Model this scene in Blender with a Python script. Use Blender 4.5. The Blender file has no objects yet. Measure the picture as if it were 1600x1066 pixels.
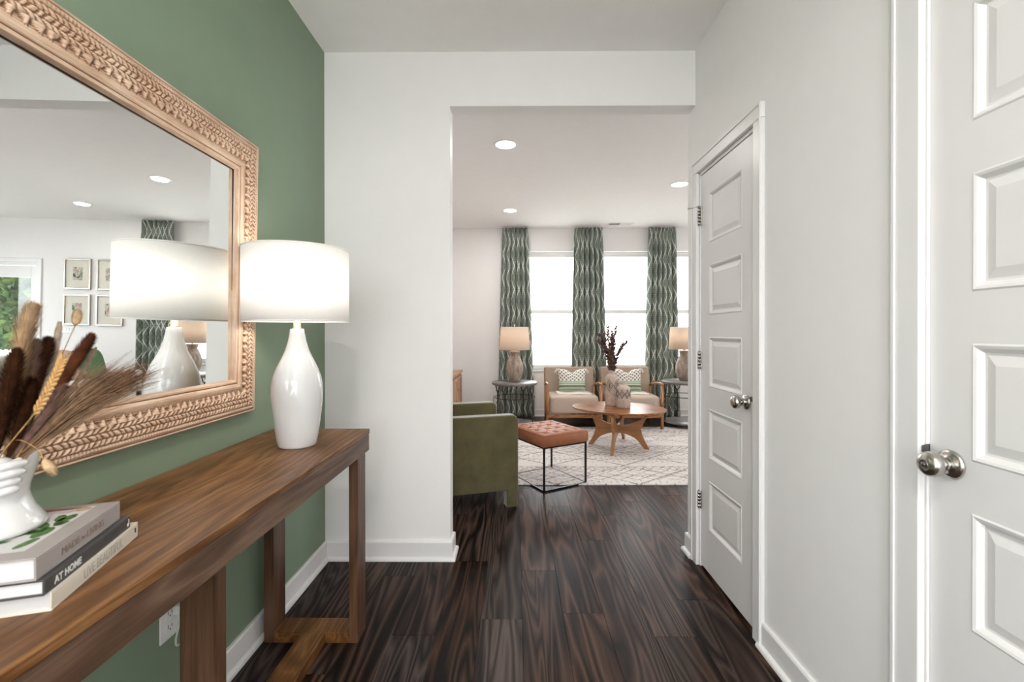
import bpy, math, random
from math import sin, cos, pi, radians, sqrt
from mathutils import Vector, Matrix, Quaternion
random.seed(7)
SC = bpy.context.scene
COL = SC.collection
# ------------------------------------------------------------------ camera
cd = bpy.data.cameras.new('camera'); cam = bpy.data.objects.new('camera', cd); COL.objects.link(cam)
SC.camera = cam
F, CX, CY = 711.0, 800.6, 521.1
cd.sensor_fit = 'HORIZONTAL'; cd.sensor_width = 36; cd.lens = F*36/1600
cd.shift_x = (800-CX)/1600; cd.shift_y = -(533-CY)/1600
cd.clip_start = .02; cd.clip_end = 200
yaw, pit, rol = -.00714, .00332, -.0007
fwd = Vector((sin(yaw)*cos(pit), cos(yaw)*cos(pit), -sin(pit)))
r0 = Vector((cos(yaw), -sin(yaw), 0)); u0 = r0.cross(fwd)
rr = r0*cos(rol)+u0*sin(rol); uu = u0*cos(rol)-r0*sin(rol)
M = Matrix((rr, uu, -fwd)).transposed().to_4x4(); M.translation = Vector((0, 0, 1.2313))
cam.matrix_world = M
cd.dof.use_dof = True; cd.dof.focus_distance = 2.6; cd.dof.aperture_fstop = 5.6
# ------------------------------------------------------------------ world, light, exposure
SC.view_settings.view_transform = 'Standard'; SC.view_settings.look = 'None'
SC.view_settings.gamma = 1; SC.view_settings.use_curve_mapping = False
SC.view_settings.exposure = 1.02
try:
    SC.cycles.use_denoising = True; SC.cycles.max_bounces = 10; SC.cycles.diffuse_bounces = 6
    SC.cycles.glossy_bounces = 5; SC.cycles.transmission_bounces = 6; SC.cycles.transparent_max_bounces = 12
    SC.cycles.sample_clamp_indirect = 6; SC.cycles.caustics_reflective = False; SC.cycles.caustics_refractive = False
except Exception: pass
W = bpy.data.worlds.new('overcast_sky'); SC.world = W; W.use_nodes = True
W.node_tree.nodes['Background'].inputs[0].default_value = (.97, .975, 1, 1)
W.node_tree.nodes['Background'].inputs[1].default_value = 5.0

def area(name, loc, rot, sx, sy, power, col=(1, 1, 1), shape='RECTANGLE', spread=None, parent=None, portal=False):
    l = bpy.data.lights.new(name, 'AREA'); l.shape = shape; l.size = sx; l.size_y = sy
    l.energy = power; l.color = col
    if spread: l.spread = spread
    o = bpy.data.objects.new(name, l); COL.objects.link(o); o.location = loc; o.rotation_euler = rot
    if portal: l.cycles.is_portal = True
    if parent: o.parent = parent
    return o
WX = [.52, 1.57, 2.62]                         # window centres
# portals guide the sky light that enters by the window and door openings, seen and added
for x in WX: area('window_portal', (x, 6.81, 1.54), (radians(-90), 0, 0), .92, 1.74, 10, portal=True)
area('patio_portal', (5.485, 6.81, 1.05), (radians(-90), 0, 0), .9, 2.06, 10, portal=True)
area('kitchen_portal', (6.51, 4.7, 1.45), (0, radians(90), 0), 1.6, 2.2, 10, portal=True)
area('entry_portal', (0, -2.53, 1.25), (radians(90), 0, 0), 1.9, 2.5, 10, portal=True)
area('side_portal', (-1.16, -1.25, 1.425), (0, radians(-90), 0), 1.85, 1.5, 10, portal=True)

# ------------------------------------------------------------------ helpers
def tag(o, label=None, cat=None, group=None, kind=None):
    if label: o['label'] = label
    if cat: o['category'] = cat
    if group: o['group'] = group
    if kind: o['kind'] = kind
    return o
def empty(name, loc=(0, 0, 0), rz=0, rot=None, parent=None):
    o = bpy.data.objects.new(name, None); COL.objects.link(o); o.empty_display_size = .05
    o.location = loc; o.rotation_euler = rot if rot else (0, 0, rz)
    if parent: o.parent = parent
    return o
class MB:
    def __init__(s): s.v = []; s.f = []; s.uv = {}; s.sm = []
    def add(s, vs, fs, M=None, smooth=False, uvs=None):
        n = len(s.v)
        for k, v in enumerate(vs):
            v = Vector(v); s.v.append(tuple(M @ v if M else v))
            if uvs: s.uv[n+k] = uvs[k]
        for f in fs: s.f.append(tuple(i+n for i in f)); s.sm.append(smooth)
        return s
    def box(s, a, b, M=None):
        (x0, y0, z0), (x1, y1, z1) = a, b
        vs = [(x0,y0,z0),(x1,y0,z0),(x1,y1,z0),(x0,y1,z0),(x0,y0,z1),(x1,y0,z1),(x1,y1,z1),(x0,y1,z1)]
        return s.add(vs, [(0,3,2,1),(4,5,6,7),(0,1,5,4),(1,2,6,5),(2,3,7,6),(3,0,4,7)], M)
    def beam(s, p0, p1, w, h, up=(0, 0, 1)):      # rectangular bar between two points
        p0, p1 = Vector(p0), Vector(p1); d = (p1-p0); L = d.length; d.normalize()
        x = d.cross(Vector(up)); x = x.normalized() if x.length > 1e-6 else Vector((1, 0, 0)); y = x.cross(d)
        Mx = Matrix((x, d, y)).transposed().to_4x4(); Mx.translation = p0
        return s.box((-w/2, 0, -h/2), (w/2, L, h/2), Mx)
    def lathe(s, prof, c=(0, 0, 0), n=32, M=None, cap=True, smooth=True, ang=None, sq=None):
        vs = []; fs = []
        for (r, z) in prof:
            for k in range(n):
                t = 2*pi*k/n; rad = r*(ang(t, z) if ang else 1)
                vs.append((c[0]+rad*cos(t), c[1]+rad*sin(t), c[2]+z))
        m = len(prof)
        for i in range(m-1):
            for k in range(n):
                k2 = (k+1) % n; fs.append((i*n+k, i*n+k2, (i+1)*n+k2, (i+1)*n+k))
        s.add(vs, fs, M, smooth)
        if cap:
            b = len(s.v)-len(vs)
            if prof[0][0] > 1e-5: s.f.append(tuple(b+k for k in reversed(range(n)))); s.sm.append(False)
            if prof[-1][0] > 1e-5: s.f.append(tuple(b+(m-1)*n+k for k in range(n))); s.sm.append(False)
        return s
    def tube(s, pts, r, n=8, smooth=True, cap=True, flat=None):
        pts = [Vector(p) for p in pts]; m = len(pts); rs = r if isinstance(r, (list, tuple)) else [r]*m
        vs = []; fs = []; up = None
        for i, p in enumerate(pts):
            d = (pts[min(i+1, m-1)]-pts[max(i-1, 0)]).normalized()
            if up is None: up = Vector((0, 0, 1)) if abs(d.z) < .9 else Vector((1, 0, 0))
            x = d.cross(up).normalized(); y = x.cross(d).normalized(); up = y
            for k in range(n):
                t = 2*pi*k/n+ (pi/n if n == 4 else 0)
                vs.append(p+(x*cos(t)+y*sin(t)*(flat or 1))*rs[i])
        for i in range(m-1):
            for k in range(n):
                k2 = (k+1) % n; fs.append((i*n+k, i*n+k2, (i+1)*n+k2, (i+1)*n+k))
        if cap: fs += [tuple(reversed(range(n))), tuple((m-1)*n+k for k in range(n))]
        return s.add(vs, fs, None, smooth)
    def grid(s, fn, nu, nv, M=None, smooth=True, uvf=None, flip=False, wrap=False):
        vs = []; us = []
        for j in range(nv+1):
            for i in range(nu+1):
                u, v = i/nu, j/nv; vs.append(fn(u, v))
                if uvf: us.append(uvf(u, v))
        fs = []
        for j in range(nv):
            for i in range(nu):
                a = j*(nu+1)+i; q = (a, a+1, a+nu+2, a+nu+1); fs.append(q[::-1] if flip else q)
        return s.add(vs, fs, M, smooth, us or None)
    def prism(s, poly, z0, z1, M=None):           # polygon in xy extruded along z
        n = len(poly); vs = [(x, y, z0) for x, y in poly]+[(x, y, z1) for x, y in poly]
        fs = [tuple(reversed(range(n))), tuple(range(n, 2*n))]+[(k, (k+1) % n, n+(k+1) % n, n+k) for k in range(n)]
        return s.add(vs, fs, M)
    def ball(s, c, rx, ry, rz, n=16, m=10, M=None, p=1.0):
        def sg(a, q): return math.copysign(abs(a)**q, a)
        vs = []; fs = []
        for j in range(m+1):
            t = -pi/2+pi*j/m
            for k in range(n):
                a = 2*pi*k/n
                vs.append((c[0]+rx*sg(cos(t), p)*sg(cos(a), p), c[1]+ry*sg(cos(t), p)*sg(sin(a), p), c[2]+rz*sg(sin(t), p)))
        for j in range(m):
            for k in range(n):
                k2 = (k+1) % n; fs.append((j*n+k, j*n+k2, (j+1)*n+k2, (j+1)*n+k))
        return s.add(vs, fs, M, True)
    def build(s, name, mat, parent=None, bevel=0, seg=2, solid=0, sub=0, kind=None, label=None):
        me = bpy.data.meshes.new(name); me.from_pydata(s.v, [], s.f)
        me.polygons.foreach_set('use_smooth', s.sm)
        if s.uv:
            l = me.uv_layers.new(name='UVMap')
            for lp in me.loops: l.data[lp.index].uv = s.uv.get(lp.vertex_index, (0, 0))
        me.materials.append(mat); me.update()
        o = bpy.data.objects.new(name, me); COL.objects.link(o)
        if parent: o.parent = parent
        if solid: m = o.modifiers.new('solid', 'SOLIDIFY'); m.thickness = solid; m.offset = 0
        if bevel:
            m = o.modifiers.new('bevel', 'BEVEL'); m.width = bevel; m.segments = seg; m.limit_method = 'ANGLE'; m.angle_limit = radians(40)
            if seg > 1:
                me.polygons.foreach_set('use_smooth', [True]*len(me.polygons)); m.harden_normals = True
        if sub: m = o.modifiers.new('sub', 'SUBSURF'); m.levels = sub; m.render_levels = sub
        if kind: o['kind'] = kind
        if label: o['label'] = label
        return o
def dup(o, parent=None):
    c = o.copy(); COL.objects.link(c)
    if parent: c.parent = parent
    for ch in list(o.children): dup(ch, c)
    return c
def cushion(mb, a, b, p=.25, n=40, m=24, M=None):
    c = [(a[i]+b[i])/2 for i in range(3)]; h = [(b[i]-a[i])/2 for i in range(3)]
    return mb.ball(c, h[0], h[1], h[2], n, m, M, p)

# ------------------------------------------------------------------ materials
class NT:
    def __init__(s, name, rough=.5, metal=0, spec=.5):
        s.m = bpy.data.materials.new(name); s.m.use_nodes = True; s.t = s.m.node_tree; s.N = s.t.nodes; s.L = s.t.links
        s.b = s.N['Principled BSDF']; s.b.inputs['Roughness'].default_value = rough; s.b.inputs['Metallic'].default_value = metal
        s.b.inputs['Specular IOR Level'].default_value = spec
    def n(s, typ, ins={}, **kw):
        nd = s.N.new(typ)
        for k, v in kw.items(): setattr(nd, k, v)
        for k, v in ins.items():
            if hasattr(v, 'is_linked') or isinstance(v, bpy.types.NodeSocket): s.L.new(v, nd.inputs[k])
            else: nd.inputs[k].default_value = v
        return nd
    def math(s, op, a, b=0.0, c=None, clamp=False):
        i = {0: a, 1: b}
        if c is not None: i[2] = c
        return s.n('ShaderNodeMath', i, operation=op, use_clamp=clamp).outputs[0]
    def mix(s, f, a, b, mode='MIX'):
        return s.n('ShaderNodeMix', {0: f, 6: a, 7: b}, data_type='RGBA', blend_type=mode).outputs[2]
    def coord(s, k='Object', scale=(1, 1, 1), rot=(0, 0, 0), loc=(0, 0, 0)):
        tc = s.n('ShaderNodeTexCoord').outputs[k]
        return s.n('ShaderNodeMapping', {'Vector': tc, 'Scale': scale, 'Rotation': rot, 'Location': loc}).outputs[0]
    def noise(s, v, sc=5, det=4, rough=.5, dist=0):
        return s.n('ShaderNodeTexNoise', {'Vector': v, 'Scale': sc, 'Detail': det, 'Roughness': rough, 'Distortion': dist}).outputs[0]
    def ramp(s, f, stops, interp='LINEAR'):
        r = s.n('ShaderNodeValToRGB', {0: f}); r.color_ramp.interpolation = interp; e = r.color_ramp.elements
        while len(e) < len(stops): e.new(.5)
        for k, (p, c) in enumerate(stops):
            e[k].position = p; e[k].color = tuple(c)+(1,) if len(c) == 3 else c
        return r.outputs[0]
    def bump(s, h, st=.3, d=.002):
        s.L.new(s.n('ShaderNodeBump', {'Strength': st, 'Distance': d, 'Height': h}).outputs[0], s.b.inputs['Normal'])
    def col(s, c):
        if isinstance(c, tuple): s.b.inputs['Base Color'].default_value = c+(1,) if len(c) == 3 else c
        else: s.L.new(c, s.b.inputs['Base Color'])
        return s
def plain(name, c, rough=.5, metal=0, var=.06, sc=12, bump=0, bs=200, spec=.5, coat=0):
    t = NT(name, rough, metal, spec); v = t.coord()
    d = tuple(max(0, x*(1-var)) for x in c); e = tuple(min(1, x*(1+var)) for x in c)
    t.col(t.ramp(t.noise(v, sc), [(.3, d), (.7, e)]))
    if bump: t.bump(t.noise(v, bs, 3), bump)
    if coat: t.b.inputs['Coat Weight'].default_value = coat; t.b.inputs['Coat Roughness'].default_value = .08
    return t.m
def wood(name, dark, mid, light, axis=1, sc=1.0, rough=.45, rings=9, rnd=False, fibre=.55, bump=.15, spec=.5, stretch=.9):
    t = NT(name, rough, 0, spec); s = [7.0*sc]*3; s[axis] = stretch*sc
    base = t.n('ShaderNodeTexCoord').outputs['Object']
    if rnd:
        r = t.n('ShaderNodeObjectInfo').outputs['Random']
        off = t.n('ShaderNodeCombineXYZ', {0: t.math('MULTIPLY', r, 37.0), 1: t.math('MULTIPLY', r, 91.0), 2: t.math('MULTIPLY', r, 13.0)}).outputs[0]
        base = t.n('ShaderNodeVectorMath', {0: base, 1: off}, operation='ADD').outputs[0]
    v = t.n('ShaderNodeMapping', {'Vector': base, 'Scale': tuple(s)}).outputs[0]
    n = t.noise(v, .9, 2, .45, .35)
    ring = t.math('PINGPONG', t.math('MULTIPLY', n, float(rings)), .5)
    ring = t.math('MULTIPLY', ring, 2.0)
    s2 = [90.0*sc]*3; s2[axis] = 2.2*sc
    v2 = t.n('ShaderNodeMapping', {'Vector': base, 'Scale': tuple(s2)}).outputs[0]
    fi = t.noise(v2, 1.6, 4, .65)
    big = t.noise(v, .35, 2, .5)
    f = t.math('ADD', t.math('MULTIPLY', ring, 1-fibre), t.math('MULTIPLY', fi, fibre))
    f = t.math('ADD', f, t.math('MULTIPLY', t.math('SUBTRACT', big, .5), .5))
    c = t.ramp(f, [(.22, dark), (.5, mid), (.8, light)])
    if rnd:
        k = t.math('ADD', t.math('MULTIPLY', t.math('FRACT', t.math('MULTIPLY', r, 7.77)), .5), .75)
        c = t.n('ShaderNodeHueSaturation', {'Color': c, 'Value': k, 'Saturation': t.math('ADD', t.math('MULTIPLY', t.math('FRACT', t.math('MULTIPLY', r, 3.3)), .5), .6)}).outputs[0]
    t.col(c); t.bump(f, bump, .001)
    return t
def metal(name, c, rough=.25, an=0):
    t = NT(name, rough, 1); t.col(c); v = t.coord(scale=(1, 1, 60)); t.bump(t.noise(v, 20, 2), .03, .0005); return t.m

M_WALL = plain('white_wall_paint', (.855, .836, .828), .6, var=.008, bump=.05, bs=260, spec=.3)
M_GREEN = plain('sage_green_wall_paint', (.205, .272, .19), .55, var=.015, bump=.06, bs=260, spec=.35)
M_CEIL = plain('ceiling_paint', (.875, .856, .848), .8, var=.01, bump=.08, bs=180, spec=.2)
M_TRIM = plain('white_trim_gloss', (.79, .775, .77), .32, var=.006, spec=.5)
M_DOOR = plain('white_door_paint', (.77, .75, .742), .35, var=.008, spec=.5)
M_DARK = plain('dark_gap', (.02, .018, .016), .8)
M_SUB = plain('subfloor', (.03, .022, .018), .9)
M_NICKEL = metal('brushed_nickel', (.55, .52, .49), .22)
M_DNICKEL = metal('dark_nickel', (.25, .23, .22), .3)
M_BRASSN = metal('satin_champagne_metal', (.62, .53, .42), .35)
M_IRON = plain('wrought_iron', (.035, .028, .024), .5, metal=.6, var=.2, sc=30, bump=.3, bs=90)
M_BLACK = plain('black_steel', (.012, .012, .012), .4, metal=.5)
M_CERAMIC = plain('white_glazed_ceramic', (.66, .655, .65), .12, var=.01, coat=.6)
M_PLASTIC = plain('white_plastic', (.78, .78, .77), .35, var=.01)
M_PAGES = plain('book_pages', (.62, .615, .61), .8, var=.03, sc=4)
PL = wood('dark_walnut_floor_plank', (.005, .0025, .0018), (.036, .0175, .0115), (.084, .047, .034), 1, 1.0, .36, rings=15, rnd=True, fibre=.45, bump=.12, spec=.10, stretch=.55)
M_PLANK = PL.m
M_TABLE = wood('brown_oak_console', (.045, .016, .004), (.15, .062, .018), (.32, .165, .07), 1, 1.7, .4, rings=8, fibre=.78, bump=.3, spec=.3).m
M_TABLEX = wood('brown_oak_console_edge', (.045, .021, .011), (.105, .056, .033), (.21, .135, .09), 1, 1.6, .42, rings=6, fibre=.7, bump=.3).m
M_TABLEZ = wood('brown_oak_leg', (.035, .014, .006), (.095, .042, .02), (.16, .085, .05), 2, 1.3, .42, rings=5, fibre=.7, bump=.25).m
M_WALNUT = wood('warm_walnut', (.14, .045, .012), (.30, .115, .035), (.42, .19, .07), 0, 1.3, .35, rings=7, fibre=.5).m
M_WALNUTZ = wood('warm_walnut_upright', (.16, .06, .02), (.34, .15, .055), (.46, .24, .1), 2, 1.5, .35, rings=6, fibre=.5).m
M_WALNUTB = wood('warm_walnut_board', (.24, .095, .03), (.33, .145, .052), (.40, .19, .075), 0, 1.5, .35, rings=4, fibre=.85).m
M_CAB = wood('light_oak_cabinet', (.28, .14, .07), (.44, .25, .14), (.55, .35, .21), 2, 1.3, .45, rings=6, fibre=.6).m

def frame_mat():
    t = NT('carved_whitewashed_wood', .55); base = t.n('ShaderNodeTexCoord').outputs['UV']
    v2 = t.n('ShaderNodeMapping', {'Vector': base, 'Scale': (6, 160, 1)}).outputs[0]
    fi = t.noise(v2, 1.5, 4, .6); bl = t.noise(t.coord(), 9, 3)
    f = t.math('ADD', t.math('MULTIPLY', fi, .6), t.math('MULTIPLY', bl, .4))
    c = t.ramp(f, [(.3, (.40, .23, .14)), (.48, (.62, .43, .30)), (.68, (.80, .63, .49))])
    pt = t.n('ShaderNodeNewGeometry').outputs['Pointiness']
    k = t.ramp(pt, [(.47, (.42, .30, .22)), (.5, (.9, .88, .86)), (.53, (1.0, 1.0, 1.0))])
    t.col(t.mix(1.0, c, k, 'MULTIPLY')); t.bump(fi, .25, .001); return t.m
M_FRAME = frame_mat()
def mirror_mat():
    t = NT('mirror_glass', .0, 1); t.col((.90, .93, .92)); return t.m
M_MIRROR = mirror_mat()
def glass_mat():
    t = NT('window_glass'); t.N.remove(t.b)
    tr = t.n('ShaderNodeBsdfTransparent', {0: (.97, .98, .98, 1)}); gl = t.n('ShaderNodeBsdfGlossy', {'Roughness': .02})
    mx = t.n('ShaderNodeMixShader', {0: .06}); t.L.new(tr.outputs[0], mx.inputs[1]); t.L.new(gl.outputs[0], mx.inputs[2])
    t.L.new(mx.outputs[0], t.N['Material Output'].inputs[0]); return t.m
M_GLASS = glass_mat()
def emis(name, c, s):
    t = NT(name, .5); t.col(c); t.b.inputs['Emission Color'].default_value = c+(1,); t.b.inputs['Emission Strength'].default_value = s; return t.m
M_LENS = emis('lit_downlight_lens', (1, .97, .93), 5.0)
def shade_mat(name, c, tr=.5):
    t = NT(name); t.N.remove(t.b); v = t.coord(scale=(1, 1, 1)); n = t.noise(v, 300, 2)
    cc = t.ramp(n, [(.3, tuple(x*.96 for x in c)), (.7, c)])
    d = t.n('ShaderNodeBsdfDiffuse', {0: cc}); r = t.n('ShaderNodeBsdfTranslucent', {0: cc})
    mx = t.n('ShaderNodeMixShader', {0: tr}); t.L.new(d.outputs[0], mx.inputs[1]); t.L.new(r.outputs[0], mx.inputs[2])
    t.L.new(mx.outputs[0], t.N['Material Output'].inputs[0]); return t.m
M_SHADE = shade_mat('white_linen_shade', (.93, .92, .90), .5)
M_SHADEB = shade_mat('beige_linen_shade', (.80, .70, .60), .45)
def fabric(name, c, var=.12, sc=25, rough=.9, weave=500, sheen=.0, bs=.3):
    t = NT(name, rough, 0, .2); v = t.coord(); n = t.noise(v, sc, 5, .6); w = t.noise(v, weave, 2)
    f = t.math('ADD', t.math('MULTIPLY', n, .7), t.math('MULTIPLY', w, .3))
    t.col(t.ramp(f, [(.3, tuple(x*(1-var) for x in c)), (.7, tuple(min(1, x*(1+var)) for x in c))]))
    if sheen: t.b.inputs['Sheen Weight'].default_value = sheen; t.b.inputs['Sheen Roughness'].default_value = .4
    t.bump(w, bs, .001); return t.m
M_VELVET = fabric('olive_velvet', (.105, .09, .042), .35, 7, .85, 300, .6, .1)
M_BEIGE = fabric('beige_linen_upholstery', (.36, .275, .215), .08, 40)
M_SEAT = fabric('light_greige_linen', (.47, .375, .315), .06, 40)
M_CREAM = fabric('cream_fabric', (.72, .67, .60), .06, 30)
M_GREENP = fabric('green_knit', (.09, .16, .08), .35, 60)
M_TEAL = fabric('patterned_pillow_cloth', (.45, .30, .22), .5, 35)
M_LEATHER = fabric('tan_leather', (.33, .125, .062), .18, 14, .5, 260, 0, .15)
M_SOFA = fabric('white_sofa_cloth', (.75, .75, .74), .04, 30)
M_LAMPB = None
def lampbase():
    t = NT('weathered_grey_brown_ceramic', .6); v = t.coord(scale=(1, 1, .35)); n = t.noise(v, 24, 5, .65, .6)
    t.col(t.ramp(n, [(.3, (.16, .115, .085)), (.5, (.30, .235, .185)), (.7, (.46, .39, .33))])); t.bump(n, .35, .003); return t.m
M_LAMPB = lampbase()
M_SLATE = plain('grey_stone_top', (.16, .15, .14), .35, var=.3, sc=10)
def lines(t, x, p, w, soft=.02):      # 1 on a line of width w every p
    d = t.math('ABSOLUTE', t.math('SUBTRACT', t.math('FRACT', t.math('DIVIDE', x, p)), .5))
    return t.math('LESS_THAN', d, w/p/2)
def curtain_mat():
    t = NT('green_diamond_curtain_cloth', .9, 0, .15); uv = t.n('ShaderNodeTexCoord').outputs['UV']
    sp = t.n('ShaderNodeSeparateXYZ', {0: uv}); x, y = sp.outputs[0], sp.outputs[1]
    wob = t.math('MULTIPLY', t.math('SUBTRACT', t.noise(uv, 30, 2), .5), .012)
    x2 = t.math('ADD', x, wob); pu, pv = .15, .34
    a = t.math('ADD', t.math('DIVIDE', x2, pu), t.math('DIVIDE', y, pv)); b = t.math('SUBTRACT', t.math('DIVIDE', x2, pu), t.math('DIVIDE', y, pv))
    l1 = lines(t, a, 1.0, .075); l2 = lines(t, b, 1.0, .075)
    lat = t.math('MAXIMUM', l1, l2)
    # inner small diamonds
    a2 = t.math('ADD', t.math('DIVIDE', x2, pu/3), t.math('DIVIDE', y, pv/3)); b2 = t.math('SUBTRACT', t.math('DIVIDE', x2, pu/3), t.math('DIVIDE', y, pv/3))
    sm = t.math('MAXIMUM', lines(t, a2, 1.0, .2), lines(t, b2, 1.0, .2))
    rows = lines(t, y, .03, .011)
    n = t.noise(uv, 120, 3, .7); n2 = t.noise(uv, 14, 2)
    base = t.ramp(n, [(.36, (.045, .056, .046)), (.46, (.17, .195, .165)), (.56, (.33, .36, .32)), (.70, (.58, .60, .56))])
    c = t.mix(t.math('MULTIPLY', rows, .35), base, (.36, .42, .37, 1))
    c = t.mix(t.math('MULTIPLY', sm, t.math('MULTIPLY', t.math('GREATER_THAN', n, .47), .55)), c, (.05, .08, .055, 1))
    c = t.mix(t.math('MULTIPLY', lat, t.math('MULTIPLY', t.math('GREATER_THAN', n, .33), .92)), c, (.84, .86, .80, 1))
    t.N.remove(t.b); d = t.n('ShaderNodeBsdfDiffuse', {0: c}); r = t.n('ShaderNodeBsdfTranslucent', {0: c})
    mx = t.n('ShaderNodeMixShader', {0: .18}); t.L.new(d.outputs[0], mx.inputs[1]); t.L.new(r.outputs[0], mx.inputs[2])
    t.L.new(mx.outputs[0], t.N['Material Output'].inputs[0]); return t.m
M_CURT = curtain_mat()
def rug_mat():
    t = NT('cream_tribal_rug_pile', .95, 0, .1); v = t.coord(rot=(0, 0, radians(0)))
    sp = t.n('ShaderNodeSeparateXYZ', {0: v}); x, y = sp.outputs[0], sp.outputs[1]
    nw = t.math('MULTIPLY', t.math('SUBTRACT', t.noise(v, 18, 2), .5), .02)
    x = t.math('ADD', x, nw); y = t.math('ADD', y, nw)
    def lat(p, q, w, k=1.0):
        a = t.math('ADD', t.math('DIVIDE', x, p), t.math('DIVIDE', y, q)); b = t.math('SUBTRACT', t.math('DIVIDE', x, p), t.math('DIVIDE', y, q))
        return t.math('MAXIMUM', lines(t, a, 1.0, w), lines(t, b, 1.0, w))
    big = t.math('MAXIMUM', lat(.66, .52, .045), lat(.66/5, .52/5, .10) if False else lat(.66, .52, .0)); mid = lat(.155, .125, .11); tri = lat(.08, .10, .22)
    hl = lines(t, y, .25, .010); hl2 = lines(t, t.math('ADD', y, .03), .25, .008); vl = lines(t, x, .05, .012)
    band = t.math('FRACT', t.math('DIVIDE', y, .75)); b1 = t.math('LESS_THAN', band, .33); b2 = t.math('MULTIPLY', t.math('GREATER_THAN', band, .33), t.math('LESS_THAN', band, .5)); b3 = t.math('GREATER_THAN', band, .66)
    pat = t.math('MAXIMUM', big, t.math('MULTIPLY', b1, mid)); pat = t.math('MAXIMUM', pat, t.math('MULTIPLY', b2, tri))
    pat = t.math('MAXIMUM', pat, t.math('MULTIPLY', b3, t.math('MULTIPLY', vl, tri))); pat = t.math('MAXIMUM', pat, t.math('MAXIMUM', hl, hl2))
    n = t.noise(v, 26, 4, .65); n3 = t.noise(v, 3, 2)
    m = t.math('MULTIPLY', pat, t.ramp(n, [(.38, (.15,)*3), (.58, (.95,)*3)]))
    base = t.ramp(t.noise(v, 60, 3), [(.3, (.60, .56, .54)), (.7, (.78, .75, .73))])
    c = t.mix(t.math('MULTIPLY', m, .85), base, (.16, .115, .10, 1)); t.col(c); t.bump(t.noise(v, 250, 3), .6, .004); return t.m
M_RUG = rug_mat()
# ================================================================== SETTING
H = 2.743
def wall(name, boxes, mat=None):
    m = MB()
    for a, b in boxes: m.box(a, b)
    o = m.build(name, mat or M_WALL); o['kind'] = 'structure'; return o
def wall_holes(x0, x1, y0, y1, holes, axis):      # boxes of a wall with rectangular holes (u0,u1,z0,z1) along axis
    out = []; cur = (x0 if axis == 'x' else y0); end = (x1 if axis == 'x' else y1)
    def bx(u0, u1, z0, z1):
        if u1-u0 > 1e-4 and z1-z0 > 1e-4:
            out.append(((u0, y0, z0), (u1, y1, z1)) if axis == 'x' else ((x0, u0, z0), (x1, u1, z1)))
    for (u0, u1, z0, z1) in holes:
        bx(cur, u0, 0, H); bx(u0, u1, 0, z0); bx(u0, u1, z1, H); cur = u1
    bx(cur, end, 0, H); return out
XL, XR, YW, YE, YB = -1.034, .968, 2.458, 2.562, 6.65
LX0, LX1 = -1.2, 6.4
# far door opening y 1.862..2.380 ; near door opening y .255..1.078
D1 = (1.864, 2.398); D2 = (.262, 1.077)
wall('wall_left', wall_holes(XL-.115, XL, -2.4, YW, [(-2.0, -.5, .5, 2.35)], 'y'), M_GREEN)
wall('wall_right', wall_holes(XR, XR+.115, -2.4, YE, [(D2[0]-.018, D2[1]+.018, 0, 2.068), (D1[0]-.018, D1[1]+.018, 0, 2.068)], 'y'))
wall('wall_middle', [((LX0, YW, 0), (-.355, YE, H)), ((-.355, YW, 2.45), (XR, YE, H)), ((XR+.115, YW, 0), (LX1, YE, H))])
wall('wall_entry', wall_holes(XL-.115, XR+.115, -2.515, -2.4, [(-.95, .95, 0, 2.5)], 'x'))
ww = .92; wins = [(c-ww/2, c+ww/2, .672, 2.405) for c in WX]
wall('wall_front', wall_holes(LX0, LX1, YB, YB+.15, wins+[(5.02, 5.95, 0, 2.09)], 'x'))
wall('wall_living_left', [((LX0-.1, YW, 0), (LX0, YB+.15, H))])
wall('wall_kitchen_side', wall_holes(LX1, LX1+.1, YW, YB+.15, [(3.6, 5.8, .65, 2.25)], 'y'))
wall('wall_light_block', [((2.0, -2.5, 0), (2.1, YW, H)), ((XR+.115, .95+.3, 0), (2.0, 1.05+.3, H)), ((XR+.115, -2.5, 0), (2.0, -2.4, H))])  # unseen closure behind the hall doors, added to keep sky light out
c = MB(); c.box((-1.3, -2.6, H), (2.2, YW, H+.1)); c.box((LX0-.1, YW, H), (LX1+.1, YB+.15, H+.1)); o = c.build('ceiling', M_CEIL); o['kind'] = 'structure'
# floor of separate planks over a dark subfloor
fl = MB().box((LX0-.2, -2.6, -.05), (LX1+.2, YB+.2, -.006)).build('floor', M_SUB); fl['kind'] = 'structure'
PW, PLN = .178, 1.22
def plank_mesh(L):
    m = MB(); g = .0003; c = .0007; x0, x1, y0, y1 = g, PW-g, g, L-g
    vs = [(x0,y0,-.006),(x1,y0,-.006),(x1,y1,-.006),(x0,y1,-.006),(x0,y0,-c),(x1,y0,-c),(x1,y1,-c),(x0,y1,-c),
          (x0+c,y0+c,0),(x1-c,y0+c,0),(x1-c,y1-c,0),(x0+c,y1-c,0)]
    m.add(vs, [(0,1,5,4),(1,2,6,5),(2,3,7,6),(3,0,4,7),(4,5,9,8),(5,6,10,9),(6,7,11,10),(7,4,8,11),(8,9,10,11)])
    o = m.build('plank', M_PLANK, fl); return o
proto = plank_mesh(PLN); first = True
x = .205-PW*8; k = 0
rng = random.Random(11)
offs = []
while x < LX1:
    off = rng.random()*PLN
    if offs and abs(((off-offs[-1]+PLN/2) % PLN)-PLN/2) < .25: off = (off+.5) % PLN
    offs.append(off)
    y = (-1.2 if x < XR+.1 else 2.5)
    y = math.floor((y-off)/PLN)*PLN+off
    while y < YB:
        if first: o = proto; first = False
        else: o = proto.copy(); COL.objects.link(o)
        o.location = (x, y, 0); y += PLN
    x += PW
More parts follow.
